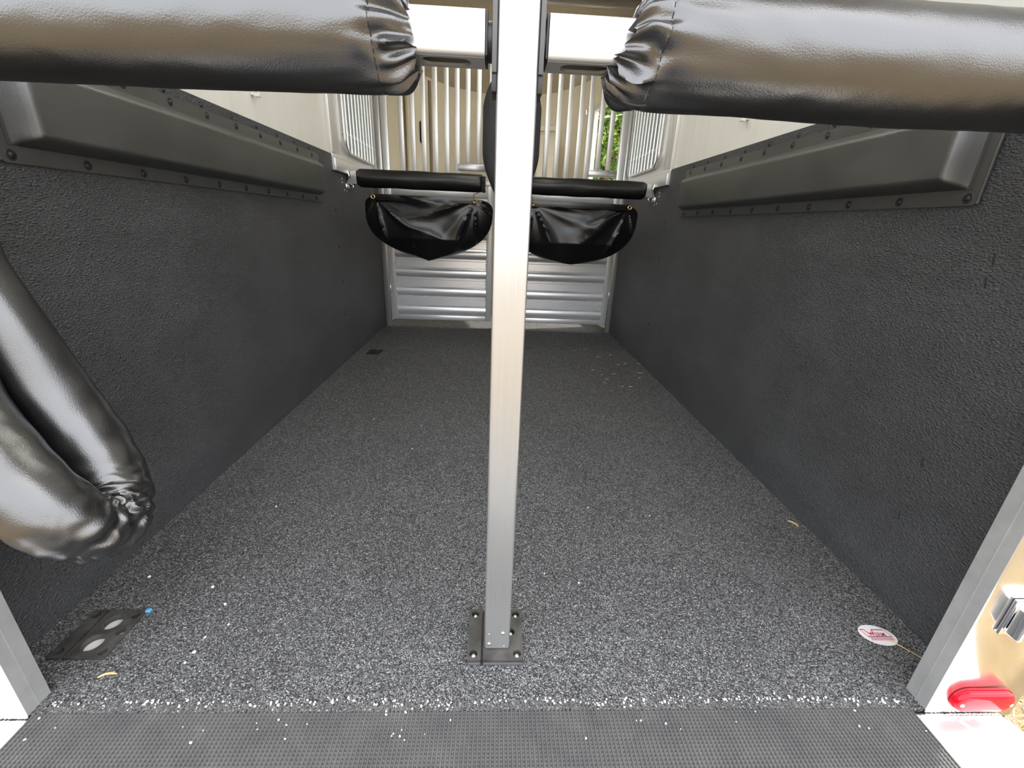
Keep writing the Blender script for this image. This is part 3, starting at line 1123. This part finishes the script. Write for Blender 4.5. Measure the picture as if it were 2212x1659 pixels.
def manger(s):
    side = 'left' if s < 0 else 'right'
    if s < 0: x0, x1, zb, xk = -0.845, -0.035, 0.590, -0.46
    else:     x0, x1, zb, xk = 0.085, 0.905, 0.600, 0.50
    xc, hw = (x0 + x1) / 2, (x1 - x0) / 2
    label = 'shiny black vinyl half-moon manger bag hung under the %s breast bar' % side
    t = thing('manger_bag', label, 'manger bag', (xc, 2.93, 0.985))
    g1, g2 = ((-0.772, -0.150) if s < 0 else (0.215, 0.825))
    ztop = 0.984
    NU, NV = 150, 90
    bm = new()
    rows = []
    seed = 3.0 if s < 0 else 11.0
    for j in range(NV):
        v = j / (NV - 1)
        row = []
        for i in range(NU):
            th = 2 * PI * i / NU                 # around the pouch; pi*1.5 is the front
            cx_, sy_ = math.cos(th), math.sin(th)
            # front is flat, back is deep
            px = math.copysign(abs(cx_) ** 0.72, cx_)
            py = math.copysign(abs(sy_) ** 0.8, sy_)
            shrink = (max(0.0, 1 - v ** 2.7) ** 0.82 if s < 0 else max(0.0, 1 - v ** 2.4) ** 0.52) if v < 1 else 0.0
            shy = (1 - v ** 2.4) if v < 1 else 0.0
            dep = 0.055 if sy_ < 0 else 0.34
            X_ = xc + (xk - xc) * v + px * hw * shrink
            if s < 0:
                X_ += 0.0
            yb_ = 2.955 + 0.10 * v * v
            Y_ = yb_ + py * dep * (0.15 + 0.85 * shy) * (shrink ** 0.5 if shrink > 0 else 0)
            # front swells towards the doorway at mid depth then turns under
            front = max(0.0, -sy_)
            Y_ -= 0.10 * v * v * front
            Y_ -= 0.022 * front * min(1.0, v / 0.6)
            Y_ += 0.24 * front * max(0, v - 0.62)
            top = ztop - 0.075 * (1 - front) ** 2.2 if sy_ < 0 else ztop - 0.075
            Z_ = top + (zb - top) * v ** 0.92
            if front > 0:
                # folds fan out of each grommet
                fold = 0.0
                for gx, sg in ((g1, 1), (g2, -1)):
                    dx, dz = (X_ - gx) * sg, (ztop - 0.018) - Z_
                    r_ = math.hypot(dx, dz) + 1e-5
                    a = math.atan2(dz, dx)
                    nn = noise.noise(Vector((a * 2.4, seed + sg, r_ * 1.5)))
                    ridge = 1 - abs(math.sin(a * 4.2 + 1.6 * nn + seed + sg * 0.7))
                    fold += (ridge ** 2.4) * min(r_ * 0.26, 0.042) * math.exp(-r_ * 2.4)
                # central crease
                fold += 0.010 * math.exp(-abs(X_ - xk) / 0.02) * (1 - v)
                fold += 0.012 * noise.noise(Vector((X_ * 5, Z_ * 5, seed)))
                fold += 0.022 * max(0.0, 1 - abs(X_ - xk) / 0.10) * max(0.0, v - 0.35) * 2
                Y_ -= fold * front ** 0.5 * (1 if v > 0.01 else 0.4)
            row.append(bm.verts.new((X_, Y_, Z_)))
        rows.append(row)
    for j in range(NV - 1):
        for i in range(NU):
            k = (i + 1) % NU
            bm.faces.new((rows[j][i], rows[j][k], rows[j + 1][k], rows[j + 1][i]))
    bmesh.ops.remove_doubles(bm, verts=rows[-1], dist=0.002)
    obj('bag', bm, M['bag'], t, smooth=60)
    # hem strip along the front top edge
    bm = new()
    box(bm, g1 - 0.012, g2 + 0.012, 2.8835, 2.8865, ztop - 0.034, ztop + 0.002, 0.001)
    obj('hem', bm, M['bag'], t)
    for gx in (g1, g2):
        bm = new()
        pts = [(gx + 0.0105 * math.cos(a), 2.876, ztop - 0.016 + 0.0105 * math.sin(a)) for a in [2 * PI * k / 20 for k in range(21)]]
        tube(bm, pts, 0.0042, 8, False)
        obj('grommet', bm, M['brass'], t, 'brass grommet')
        bm = new()
        sg = -1 if gx == g1 else 1
        tube(bm, spline([(gx, 2.874, ztop - 0.010), (gx + sg * -0.004 - 0.012 * (sg < 0), 2.872, ztop + 0.02), (gx - 0.02 * (sg < 0) + 0.025 * (sg > 0), 2.885, 1.016)], 8), 0.0025, 6)
        obj('cord', bm, M['cord'], t)
    return t
manger(-1)
manger(1)

# ------------------------------------------------------------------ padded head divider on the inner front post
t = thing('head_divider', 'tall rounded black padded head divider partly hidden behind the centre post', 'head divider', (0.062, 2.80, 0.9))
bm = new()
NS, NTT = 70, 40
rings = []
for i in range(NS):
    u = i / (NS - 1)
    z = 0.93 + (1.66 - 0.93) * u
    # half width of the lozenge: slim foot, broad middle, round top
    if u < 0.42:
        hw = 0.060 + (0.165 - 0.060) * (math.sin(u / 0.42 * PI / 2) ** 1.3)
    elif u < 0.72:
        hw = 0.165
    else:
        q_ = (u - 0.72) / 0.28
        hw = 0.165 * math.sqrt(max(0.0, 1 - (q_ ** 2.4))) * 0.75 + 0.165 * 0.25 * (1 - q_)
        if u > 0.995: hw = 0.004
    ring = []
    for k in range(NTT):
        th = 2 * PI * k / NTT
        cx_, sy_ = math.cos(th), math.sin(th)
        ring.append(bm.verts.new((0.064 + math.copysign(abs(cx_) ** 0.8, cx_) * hw, 2.792 + sy_ * min(0.045, hw * 0.6), z)))
    rings.append(ring)
for A_, B_ in zip(rings, rings[1:]):
    for k in range(NTT):
        j = (k + 1) % NTT
        bm.faces.new((A_[k], A_[j], B_[j], B_[k]))
bm.faces.new(rings[0][::-1]); bm.faces.new(rings[-1])
obj('pad', bm, M['divider'], t, smooth=60)
bm = new()
box(bm, 0.040, 0.082, 2.885, 2.927, 0.0, ZT - 0.035, 0.003)
o = obj('stall_post', bm, M['alu_z'])
tag(o, 'slim aluminium post behind the head divider between the breast bars', 'post')

# ------------------------------------------------------------------ front gates
def gate(s):
    side = 'left' if s < 0 else 'right'
    x0, x1 = ((-0.862, -0.040) if s < 0 else (0.100, 0.936))
    yf, yb_ = 3.560, 3.595
    t = thing('front_gate', 'aluminium front gate with slatted lower panel and upright bars, %s of the centre' % side, 'gate', ((x0 + x1) / 2, 3.58, 0.065))
    fwid = 0.046
    zt, zm0, zm1, zb = 2.12, 1.02, 1.09, 0.065
    bm = new()
    box(bm, x0, x0 + fwid, yf, yb_, zb, zt, 0.004)
    box(bm, x1 - fwid, x1, yf, yb_, zb, zt, 0.004)
    box(bm, x0 + fwid, x1 - fwid, yf, yb_, zb, zb + 0.042, 0.004)
    box(bm, x0 + fwid, x1 - fwid, yf, yb_, zm0, zm1, 0.004)
    box(bm, x0 + fwid, x1 - fwid, yf, yb_, zt - 0.04, zt, 0.004)
    obj('gate_frame', bm, M['bright'], t)
    # slatted panel: rounded ribs and flat steps, one pressed sheet
    prof = []
    z = zb + 0.043
    pitch = 0.152
    cnt = 6
    pitch = (zm0 - z) / cnt
    for k in range(cnt):
        zz = z + k * pitch
        for i in range(9):
            a = PI * i / 8
            prof.append((yf + 0.016 - 0.020 * abs(math.sin(a)) ** 0.8, zz + 0.002 + (pitch * 0.50) * (1 - math.cos(a)) / 2))
        h0 = zz + pitch * 0.53
        prof += [(yf + 0.016, h0), (yf + 0.009, h0 + 0.002), (yf + 0.009, h0 + pitch * 0.34), (yf + 0.014, h0 + pitch * 0.35), (yf + 0.012, h0 + pitch * 0.37), (yf + 0.012, h0 + pitch * 0.45), (yf + 0.018, h0 + pitch * 0.462)]
    prof += [(yb_ - 0.004, prof[-1][1]), (yb_ - 0.004, z)]
    bm = new()
    extrude_profile(bm, prof, x0 + fwid + 0.0005, x1 - fwid - 0.0005)
    obj('slat_panel', bm, M['slat'], t, smooth=28)
    # weld beads at the slat ends
    bm = new()
    for xw in (x0 + fwid, x1 - fwid):
        z = zb + 0.05
        while z < zm0 - 0.02:
            dome(bm, (xw + (0.002 if xw < (x0 + x1) / 2 else -0.002), yf + 0.006, z), (0, -1, 0), 0.0055, 0.006 + 0.004 * rnd.random(), 8, 3)
            z += 0.012 + 0.010 * rnd.random()
    obj('weld_bead', bm, M['zinc'], t)
    # upright bars
    short = (-0.236, -0.157) if s < 0 else (0.737, 0.818)
    bars = [-0.720, -0.637, -0.558, -0.472, -0.390, -0.3135, -0.236, -0.157] if s < 0 else [0.180, 0.260, 0.341, 0.421, 0.500, 0.582, 0.652, 0.737, 0.818]
    for xb in bars:
        z0 = 1.250 if xb in short else zm1
        bm = new()
        box(bm, xb - 0.0175, xb + 0.0175, yf + 0.004, yf + 0.028, z0, zt - 0.041, 0.0025)
        obj('bar', bm, M['bright'], t)
    xa, xb = ((-0.312, -0.087) if s < 0 else (0.673, 0.889))
    bm = new()
    box(bm, xa, xb, yf - 0.002, yf + 0.030, 1.205, 1.2495, 0.003)
    obj('cross_rail', bm, M['alu_x'], t)
    for xq in short:
        stud(t, 'bolt', (xq, yf + 0.004, 1.262), (0, -1, 0), 0.006, 0.004, M['zinc'])
    # hinge lugs on the outer side
    bm = new()
    hx = (x0 - 0.008, x0) if s < 0 else (x1, x1 + 0.0055)
    for z in (0.28, 0.75, 1.75):
        box(bm, hx[0], hx[1], yf + 0.004, yf + 0.026, z, z + 0.06, 0.002)
    obj('hinge', bm, M['zinc'], t)
    return t
gate(-1)
gate(1)

# ------------------------------------------------------------------ side windows with bar grilles
def side_window(s):
    side = 'left' if s < 0 else 'right'
    xi = -0.940 if s < 0 else 0.990
    idx = 1 if s < 0 else 2
    # frame (structure) with sill rail and trim post
    bm = new()
    a, b = sorted((xi, xi - s * 0.012))
    place = lambda p, q, z: (a + z, p, q)
    plate_holes(bm, [(2.80, 1.175), (3.555, 1.175), (3.555, 2.05), (2.80, 2.05)], [rrect(WY0 + 0.01, WY1 - 0.01, WZ0 + 0.01, WZ1 - 0.01, 0.09, 8)], 0, b - a, place)
    root = struct('window_%d' % idx, bm, M['bright'], 'barred drop window in the %s side wall' % side)
    bm = new()
    c, d = sorted((xi, xi - s * 0.034))
    box(bm, c, d, 2.665, 3.555, 1.087, 1.150, 0.002)
    c, d = sorted((xi, xi - s * 0.020))
    box(bm, c, d, 2.665, 3.555, 1.1505, 1.174, 0.002)
    obj('window_rail', bm, M['bright'], root)
    bm = new()
    c, d = sorted((xi, xi - s * 0.022))
    box(bm, c, d, 2.668, 2.725, 1.175, ZT - 0.001, 0.003)
    c, d = sorted((xi, xi - s * 0.014))
    box(bm, c, d, 2.726, 2.799, 1.175, ZT - 0.001, 0.002)
    obj('trim_post', bm, M['bright'], root)
    bm = new()
    xm = (-0.965 if s < 0 else 1.015)
    box(bm, xm - 0.002, xm + 0.002, WY0 + 0.0005, WY1 - 0.0005, WZ0 + 0.0005, WZ1 - 0.0005)
    obj('pane', bm, M['glass'], root)
    # grille: rounded outer hoop and eight uprights
    xg = xi - s * 0.026
    hoop = [(xg, p, q) for p, q in rrect(WY0 - 0.01, WY1 + 0.02, WZ0 - 0.020, WZ1 + 0.02, 0.07, 8)]
    bm = new()
    tube(bm, hoop + [hoop[0]], 0.0085, 10, False)
    obj('grille_frame', bm, M['zinc'], root)
    n = 9
    for k in range(n):
        y = WY0 + 0.035 + (WY1 - WY0 - 0.06) * k / (n - 1)
        bm = new()
        cyl(bm, (xg, y, WZ0 - 0.014), (xg, y, WZ1 + 0.014), 0.0090, 0.0090, 10)
        cyl(bm, (xg, y, WZ0 + 0.072), (xg, y, WZ0 + 0.090), 0.0115, 0.0115, 10)
        obj('grille_bar', bm, M['bright'], root)
    bm = new()
    cyl(bm, (xg + s * 0.002, WY0 - 0.01, WZ0 + 0.08), (xg + s * 0.002, WY1 + 0.02, WZ0 + 0.08), 0.005, 0.005, 8)
    obj('grille_crossbar', bm, M['zinc'], root)
    # black latch strap near the front corner
    bm = new()
    box(bm, *sorted((xi - s * 0.002, xi - s * 0.02)), 3.520, 3.535, 1.66, 1.90, 0.004)
    obj('strap', bm, M['plastic'], root, 'black latch strap')
side_window(-1)
side_window(1)

# small tie brackets on the upper side skins
for s in (-1, 1):
    x = -0.9395 if s < 0 else 0.9895
    bm = new()
    a, b = sorted((x, x - s * 0.010))
    y = 1.915 if s < 0 else 1.942
    z = 1.258 if s < 0 else 1.268
    box(bm, a, b, y - 0.010, y + 0.010, z, z + 0.085, 0.002)
    c, d = sorted((x - s * 0.0095, x - s * 0.030))
    box(bm, c, d, y - 0.008, y + 0.008, z - 0.004, z + 0.008, 0.002)
    box(bm, *sorted((x - s * 0.026, x - s * 0.032)), y - 0.008, y + 0.008, z - 0.004, z + 0.022, 0.002)
    o = obj('tie_hook', bm, M['skin'])
    tag(o, 'small pale tie hook on the upper %s side wall' % ('left' if s < 0 else 'right'), 'hook')

# ------------------------------------------------------------------ rear sill, ribbed mat, bumper corners
RP = 0.0075
MX0, MX1, MY0, MY1 = -0.796, 0.815, 0.20, 0.541
nx = int((MX1 - MX0) / RP) * 6 + 1
ny = int((MY1 - MY0) / 0.0060) * 3 + 1
def ribs(i, j):
    x = MX0 + (MX1 - MX0) * i / (nx - 1)
    y = MY0 + (MY1 - MY0) * j / (ny - 1)
    ph = (i % 6)
    rib = np.select([ph == 0, ph == 1, ph == 5], [1.0, 0.85, 0.85], 0.0)
    cross = np.where((j % 3) == 0, 0.45, 0.0) * np.where(ph == 3, 0.7, 1.0)
    z = -0.0035 + 0.0035 * np.maximum(rib, cross) + 0.0006
    return np.stack([x, y, z], -1)
me = grid_mesh(nx, ny, ribs)
mt = thing('ribbed_mat', 'grey-black ribbed rubber mat across the rear sill', 'mat', (0.0, 0.4, -0.004))
me.name = 'rib_surface'
link('rib_surface', me, M['rib'], mt, None, 25)
bm = new()
box(bm, MX0, MX1, MY0, MY1, -0.0095, -0.0040)
obj('mat_backing', bm, M['plastic'], mt)
bm = new()
box(bm, MX0 - 0.003, MX1 + 0.003, 0.18, 0.5245, -0.10, -0.010)
struct('trim_21', bm, M['plastic'], 'rear sill beam under the ribbed mat')
# ramp down to the ground beyond the sill
bm = new()
extrude_profile(bm, [(0.178, -0.012), (0.178, -0.05), (-1.15, -0.449), (-1.25, -0.449)], MX0, MX1)
o = obj('loading_ramp', bm, M['rib'])
tag(o, 'black rubber covered ramp below the rear sill', 'ramp')

def bumper(s):
    side = 'left' if s < 0 else 'right'
    t = thing('bumper_corner', 'bright welded aluminium bumper corner at the %s of the ribbed mat' % side, 'bumper', ((MX0 - 0.1) if s < 0 else (MX1 + 0.1), 0.4, -0.05))
    xa = MX0 - 0.0035 if s < 0 else MX1 + 0.0035
    def X(d): return xa + s * d
    # main top plate, outer end rounded
    outer = [(X(0.0), 0.519), (X(0.0), 0.16), (X(0.20), 0.16), (X(0.205), 0.30), (X(0.20), 0.42), (X(0.185), 0.500), (X(0.175), 0.519)]
    bm = new()
    if s < 0: outer = outer[::-1]
    plate_holes(bm, outer, [], -0.11, -0.012)
    bmesh.ops.bevel(bm, geom=[e for e in bm.edges if abs(e.verts[0].co.z + 0.012) < 1e-5 and abs(e.verts[1].co.z + 0.012) < 1e-5 and len(e.link_faces) == 2 and any(abs(f.normal.z) < 0.1 for f in e.link_faces)] if False else [], offset=0.004, segments=2, affect='EDGES')
    obj('corner_plate', bm, M['mill'], t)
    # curved raised seam where two plates meet
    bm = new()
    tube(bm, spline([(X(0.082), 0.512, -0.0115), (X(0.098), 0.485, -0.0115), (X(0.118), 0.445, -0.0115), (X(0.127), 0.41, -0.0115), (X(0.127), 0.30, -0.0115)], 26), 0.0022, 8)
    obj('seam', bm, M['zinc'], t)
    # fat weld where the bumper meets the post
    bm = new()
    d = 0.006
    while d < 0.172:
        dome(bm, (X(d), 0.5145 + 0.001 * rnd.random(), -0.0118), (0, -0.55, 0.8), 0.0055, 0.0040 + 0.0025 * rnd.random(), 10, 3)
        d += 0.0045 + 0.0035 * rnd.random()
    obj('weld', bm, M['zinc'], t)
bumper(-1)
bumper(1)

# ------------------------------------------------------------------ red marker light, latch, sticker
t = thing('marker_light', 'red oval marker light low on the right rear post', 'light', (0.934, 0.518, 0.036))
bm = new()
plate_holes(bm, stadium(0.934, 0.036, 0.120, 0.0262, 12), [], 0.0005, 0.0035, lambda a, b, z: (a, 0.5195 - z, b))
obj('lens_base', bm, M['lens'], t)
bm = new()
base = stadium(0.934, 0.036, 0.116, 0.0242, 14)
rings = []
for sc, dz in ((1.0, 0.0037), (0.985, 0.0085), (0.93, 0.0118), (0.80, 0.0135), (0.5, 0.0145)):
    rings.append([bm.verts.new((0.934 + (x - 0.934) * (1 - (1 - sc) * 0.45), 0.5195 - dz, 0.036 + (z - 0.036) * sc)) for x, z in base])
for A_, B_ in zip(rings, rings[1:]):
    for k in range(len(base)):
        j = (k + 1) % len(base)
        bm.faces.new((A_[k], A_[j], B_[j], B_[k]))
bm.faces.new(rings[-1])
obj('lens', bm, M['lens'], t, smooth=50)
for x in (0.886, 0.982):
    stud(t, 'screw', (x, 0.5195 - 0.0128, 0.034), (0, -1, 0), 0.0045, 0.003, M['chrome'], 0.0, 'chrome screw head')

t = thing('door_catch', 'chrome door catch on the right rear post at the frame edge', 'door catch', (0.91, 0.519, 0.24))
bm = new()
box(bm, 0.886, 0.946, 0.5135, 0.5195, 0.205, 0.282, 0.002)
obj('base_plate', bm, M['chrome'], t)
bm = new()
box(bm, 0.889, 0.942, 0.490, 0.513, 0.212, 0.274, 0.006, 3)
obj('catch_body', bm, M['chrome'], t)
bm = new()
box(bm, 0.898, 0.936, 0.478, 0.4895, 0.222, 0.262, 0.004, 3)
obj('catch_nose', bm, M['zinc'], t)

t = thing('floor_sticker', 'oval white sticker with red lettering near the right wall', 'sticker', (0.882, 0.678, 0.0))
sang = math.radians(-10)
def st_place(u, v, z=0.0):
    c_, s_ = math.cos(sang), math.sin(sang)
    return (0.8825 + u * c_ - v * s_, 0.678 + u * s_ + v * c_, z)
bm = new()
plate_holes(bm, circ(0, 0, 0.0385, 44, 0.0255), [], 0.0006, 0.0016, st_place)
obj('sticker_base', bm, M['white'], t)
def stroke(bm, a, b, wd, z=0.0017):
    a, b = Vector(a), Vector(b)
    d = (b - a).normalized()
    n_ = Vector((-d.y, d.x)) * wd / 2
    q_ = [a + n_, a - n_, b - n_, b + n_]
    lo = [bm.verts.new(st_place(p.x, p.y, z)) for p in q_]
    hi = [bm.verts.new(st_place(p.x, p.y, z + 0.0003)) for p in q_]
    bm.faces.new(lo[::-1]); bm.faces.new(hi)
    for k in range(4): bm.faces.new((lo[k], lo[(k + 1) % 4], hi[(k + 1) % 4], hi[k]))
bm = new()
fr = [(-0.033, 0.0085), (-0.024, 0.0095), (-0.0165, -0.0015), (-0.0125, 0.0025), (-0.0095, -0.001), (-0.0065, 0.0125), (0.020, 0.0165)]
for a, b in zip(fr, fr[1:]): stroke(bm, a, b, 0.0020)
stroke(bm, (-0.033, 0.0085), (-0.0235, -0.0105), 0.0012)
stroke(bm, (0.020, 0.0165), (0.032, 0.002), 0.0012)
for dz_ in (0.0, -0.0028, -0.0054):
    stroke(bm, (-0.0215, -0.0110 + dz_), (0.0305, -0.0020 + dz_), 0.0011)
obj('red_border', bm, M['red'], t, 'red outline and stripes')
bm = new()
stroke(bm, (-0.0235, -0.0078), (0.0300, 0.0012), 0.0016)
obj('dark_line', bm, M['dark'], t, 'dark stripe')
def lettering(ch, u, v, size):
    cu = bpy.data.curves.new('lettering', 'FONT')
    cu.body = ch
    cu.size = size
    cu.extrude = 0.00015
    cu.offset = 0.0001
    tmp = bpy.data.objects.new('tmp', cu)
    C.objects.link(tmp)
    bpy.context.view_layer.update()
    me = bpy.data.meshes.new_from_object(tmp.evaluated_get(bpy.context.evaluated_depsgraph_get()))
    bpy.data.objects.remove(tmp)
    c_, s_ = math.cos(math.radians(9)), math.sin(math.radians(9))
    for q_ in me.vertices:
        x, y = q_.co.x, q_.co.y
        q_.co = Vector(st_place(u + x * c_ - y * s_, v + x * s_ + y * c_, 0.0019 + q_.co.z))
    me.name = 'lettering'
    me.materials.clear()
    return link('lettering', me, M['red'], t, 'red lettering', 0)
lettering('W', -0.0185, -0.0050, 0.0135)
lettering('ERM', -0.0045, -0.0035, 0.0125)
bm = new()
tube(bm, spline([st_place(0.018, -0.012, 0.0032), st_place(0.033, -0.024, 0.003), st_place(0.055, -0.044, 0.003), st_place(0.066, -0.058, 0.003)], 12), 0.0009, 6)
o = obj('straw', bm, M['straw'])
tag(o, 'thin straw lying over the lower edge of the oval sticker', 'straw')

# ------------------------------------------------------------------ litter on the floor
def straw_bit(x, y, L, ang, r, label, group=None, bend=0.15, z=0.003):
    bm = new()
    a = Vector((math.cos(ang), math.sin(ang), 0))
    nrm = Vector((-a.y, a.x, 0))
    c = Vector((x, y, z))
    tube(bm, [c - a * L / 2, c - a * L / 6 + nrm * L * bend, c + a * L / 6 + nrm * L * bend * 0.8, c + a * L / 2], r, 6, True, lambda s_, th: r * (0.45 + 0.55 * math.sin(PI * (0.1 + 0.8 * s_))))
    o = obj('straw', bm, M['straw'])
    return tag(o, label, 'straw', group)
straw_bit(0.941, 1.062, 0.030, -1.0, 0.0028, 'single curved wood shaving on the floor edge along the right wall')
straw_bit(-0.725, 0.590, 0.030, 0.25, 0.0022, 'yellow straw piece in front of the near left floor bracket')
far = [(1300, 810), (1262, 756), (1318, 768), (1335, 789), (1350, 787), (1352, 785), (1280, 800), (1325, 808), (1310, 820), (1380, 787), (1383, 806), (1381, 818), (1306, 827), (1345, 836), (1362, 836), (1242, 757), (1375, 778), (1292, 772)]
def fl(px, py):
    d = rt * (px - 1106) + up * (829.5 - py) + fw * 920
    k = -H / d.z
    return d.x * k, d.y * k
for i, (px, py) in enumerate(far):
    x, y = fl(px, py)
    straw_bit(x, y, 0.014 + 0.022 * rnd.random(), rnd.uniform(-1.2, 1.2), 0.0016, 'tiny scattered straw bit on the far floor near the right wall', 'straw bits by the right wall', rnd.uniform(-0.3, 0.3))
bm = new()
x, y = fl(321, 1321)
box(bm, x - 0.005, x + 0.005, y - 0.004, y + 0.004, 0.0125, 0.0155, 0.001)
bm.free()
bm = new()
box(bm, x - 0.004, x + 0.006, y - 0.0045, y + 0.0045, 0.0005, 0.006, 0.0015)
o = obj('blue_chip', bm, M['blue'])
tag(o, 'bright blue chip at the corner of the near left floor bracket', 'chip')
chips = [(443, 1378), (494, 1350), (420, 1410), (400, 1433), (487, 1306), (323, 1247), (597, 1095), (1270, 1097), (1403, 1115), (460, 1269), (791, 808), (808, 906), (1303, 900), (910, 921), (890, 970), (1322, 845), (1250, 1260), (1176, 1240)]
for i, (px, py) in enumerate(chips):
    x, y = fl(px, py)
    bm = new()
    r_ = 0.0022 + 0.0014 * rnd.random()
    bmesh.ops.create_icosphere(bm, subdivisions=1, radius=r_, matrix=Matrix.Translation((x, y, r_ * 0.7)))
    for v in bm.verts: v.co += Vector((rnd.uniform(-1, 1), rnd.uniform(-1, 1), rnd.uniform(-0.5, 0.5))) * r_ * 0.25
    o = obj('pale_chip', bm, M['chipw'])
    tag(o, 'tiny white chip lying loose on the crumb rubber floor', 'chip', 'white chips on the floor')
# line of pale crumbs at the edge of the mat
bm = new()
for k in range(420):
    x = MX0 + (MX1 - MX0) * rnd.random()
    if abs(noise.noise(Vector((x * 9, 2.2, 0)))) < 0.03 + 0.1 * rnd.random(): continue
    y = 0.5385 + 0.007 * noise.noise(Vector((x * 6, 0, 0))) + rnd.gauss(0, 0.0035)
    if rnd.random() < 0.16: y -= rnd.random() * 0.06
    r_ = 0.0010 + 0.0016 * rnd.random() ** 1.5
    g_ = bmesh.ops.create_icosphere(bm, subdivisions=1, radius=r_, matrix=Matrix.Translation((x, y, 0.0018 + r_ * 0.5)))
    for v in g_['verts']: v.co += Vector((rnd.uniform(-1, 1), rnd.uniform(-1, 1), rnd.uniform(-0.5, 0.5))) * r_ * 0.3
o = obj('grit', bm, M['chipw'])
tag(o, 'line of pale rubber grit along the edge between floor and ribbed mat', 'grit', None, 'stuff')

# ------------------------------------------------------------------ trees, wires and dry grass outside
def leaves(name, mat, n, cfun, size, parent=None):
    r = np.random.default_rng(abs(hash(name + str(n))) % 1000 if False else n)
    c = cfun(r, n)
    d = r.normal(size=(n, 3)); d /= np.linalg.norm(d, axis=1)[:, None]
    e = np.cross(d, r.normal(size=(n, 3))); e /= np.linalg.norm(e, axis=1)[:, None]
    sz = size * (0.6 + 0.8 * r.random(n))[:, None]
    f = np.cross(d, e) * 0.5
    q = np.stack([c - d * sz, c + e * sz * 0.45 + f * sz * 0.3, c + d * sz, c - e * sz * 0.45 + f * sz * 0.3], 1)
    me = bpy.data.meshes.new(name)
    me.vertices.add(4 * n)
    me.vertices.foreach_set('co', q.astype(np.float32).ravel())
    me.loops.add(4 * n)
    me.loops.foreach_set('vertex_index', np.arange(4 * n, dtype=np.int32))
    me.polygons.add(n)
    me.polygons.foreach_set('loop_start', (np.arange(n) * 4).astype(np.int32))
    me.polygons.foreach_set('loop_total', np.full(n, 4, np.int32))
    me.update()
    return link(name, me, mat, parent, None, 0)

def tree(x, y, h, r0, label, seed, mats=('leaf1', 'leaf2'), n=20000):
    t = thing('tree', label, 'tree', (x, y, -0.45), 'trees beside the trailer')
    rr = random.Random(seed)
    blobs = []
    for k in range(16):
        a = rr.random() * 2 * PI
        q_ = rr.random() ** 0.5 * r0 * 0.7
        blobs.append((x + q_ * math.cos(a), y + q_ * math.sin(a), -0.2 + h * (0.12 + 0.80 * rr.random()), r0 * (0.30 + 0.25 * rr.random())))
    def cf(r, n_):
        b = np.array(blobs)[r.integers(0, len(blobs), n_)]
        v = r.normal(size=(n_, 3)); v /= np.linalg.norm(v, axis=1)[:, None]
        return b[:, :3] + v * b[:, 3:4] * (0.55 + 0.5 * r.random(n_))[:, None]
    leaves('foliage', M[mats[0]], n + seed, cf, 0.052, t)
    leaves('inner_foliage', M[mats[1]], n + seed + 1, lambda r, n_: cf(r, n_) * 1.0, 0.06, t)
    bm = new()
    tube(bm, spline([(x, y, -0.45), (x + 0.1, y + 0.05, h * 0.3), (x - 0.08, y, h * 0.8)], 10), 0.12, 10, True, lambda s_, th: 0.14 * (1 - 0.8 * s_))
    for k in range(6):
        b = blobs[k]
        tube(bm, [(x + 0.05, y, h * (0.15 + 0.08 * k)), ((x + b[0]) / 2, (y + b[1]) / 2, (h * 0.3 + b[2]) / 2 + 0.1), b[:3]], 0.04, 6, True, lambda s_, th: 0.045 * (1 - 0.7 * s_))
    obj('trunk', bm, M['wood'], t)
tree(2.35, 10.8, 5.2, 1.7, 'bright green leafy tree seen through the open nose doorway', 3)
tree(4.6, 15.5, 6.5, 2.2, 'taller leafy tree beyond the one in the nose doorway', 4)
tree(6.4, 11.0, 6.5, 1.9, 'leafy tree outside the right side window', 6)
tree(-5.2, 12.5, 5.5, 2.0, 'leafy tree outside the left side window', 8)
for k, (za, zb) in enumerate(((2.508, 2.557), (2.811, 2.871))):
    bm = new()
    pts = [(1.50 + 0.362 * q_, 8.0, za + (zb - za) * q_ + 0.01 * q_ * q_) for q_ in (-14, -8, -4, -1, 0, 0.5, 1, 2, 4, 8, 14)]
    tube(bm, pts, 0.006, 6)
    o = obj('overhead_wire', bm, M['outer'])
    tag(o, '%s thin pale wire crossing in front of the trees' % ('lower', 'upper')[k], 'wire')

# dry grass by the right rear corner
n = 16000
r = np.random.default_rng(5)
gx, gy = r.uniform(1.08, 3.0, n), r.uniform(-0.2, 2.2, n)
b0 = np.stack([gx, gy, np.full(n, -0.452)], 1)
lean = r.normal(size=(n, 3)) * np.array([0.05, 0.05, 0.0]) + np.stack([np.zeros(n), np.zeros(n), 0.02 + 0.05 * r.random(n)], 1)
sd = r.normal(size=(n, 3)) * np.array([1, 1, 0]); sd /= np.linalg.norm(sd, axis=1)[:, None]
q = np.stack([b0 - sd * 0.0022, b0 + sd * 0.0022, b0 + lean * 0.6 + sd * 0.002, b0 + lean], 1)
me = bpy.data.meshes.new('dry_grass')
me.vertices.add(4 * n); me.vertices.foreach_set('co', q.astype(np.float32).ravel())
me.loops.add(4 * n); me.loops.foreach_set('vertex_index', np.arange(4 * n, dtype=np.int32))
me.polygons.add(n)
me.polygons.foreach_set('loop_start', (np.arange(n) * 4).astype(np.int32))
me.polygons.foreach_set('loop_total', np.full(n, 4, np.int32))
me.update()
o = link('dry_grass', me, M['grass'], None, None, 0)
tag(o, 'dry yellow grass on the ground beyond the right bumper corner', 'grass', None, 'stuff')
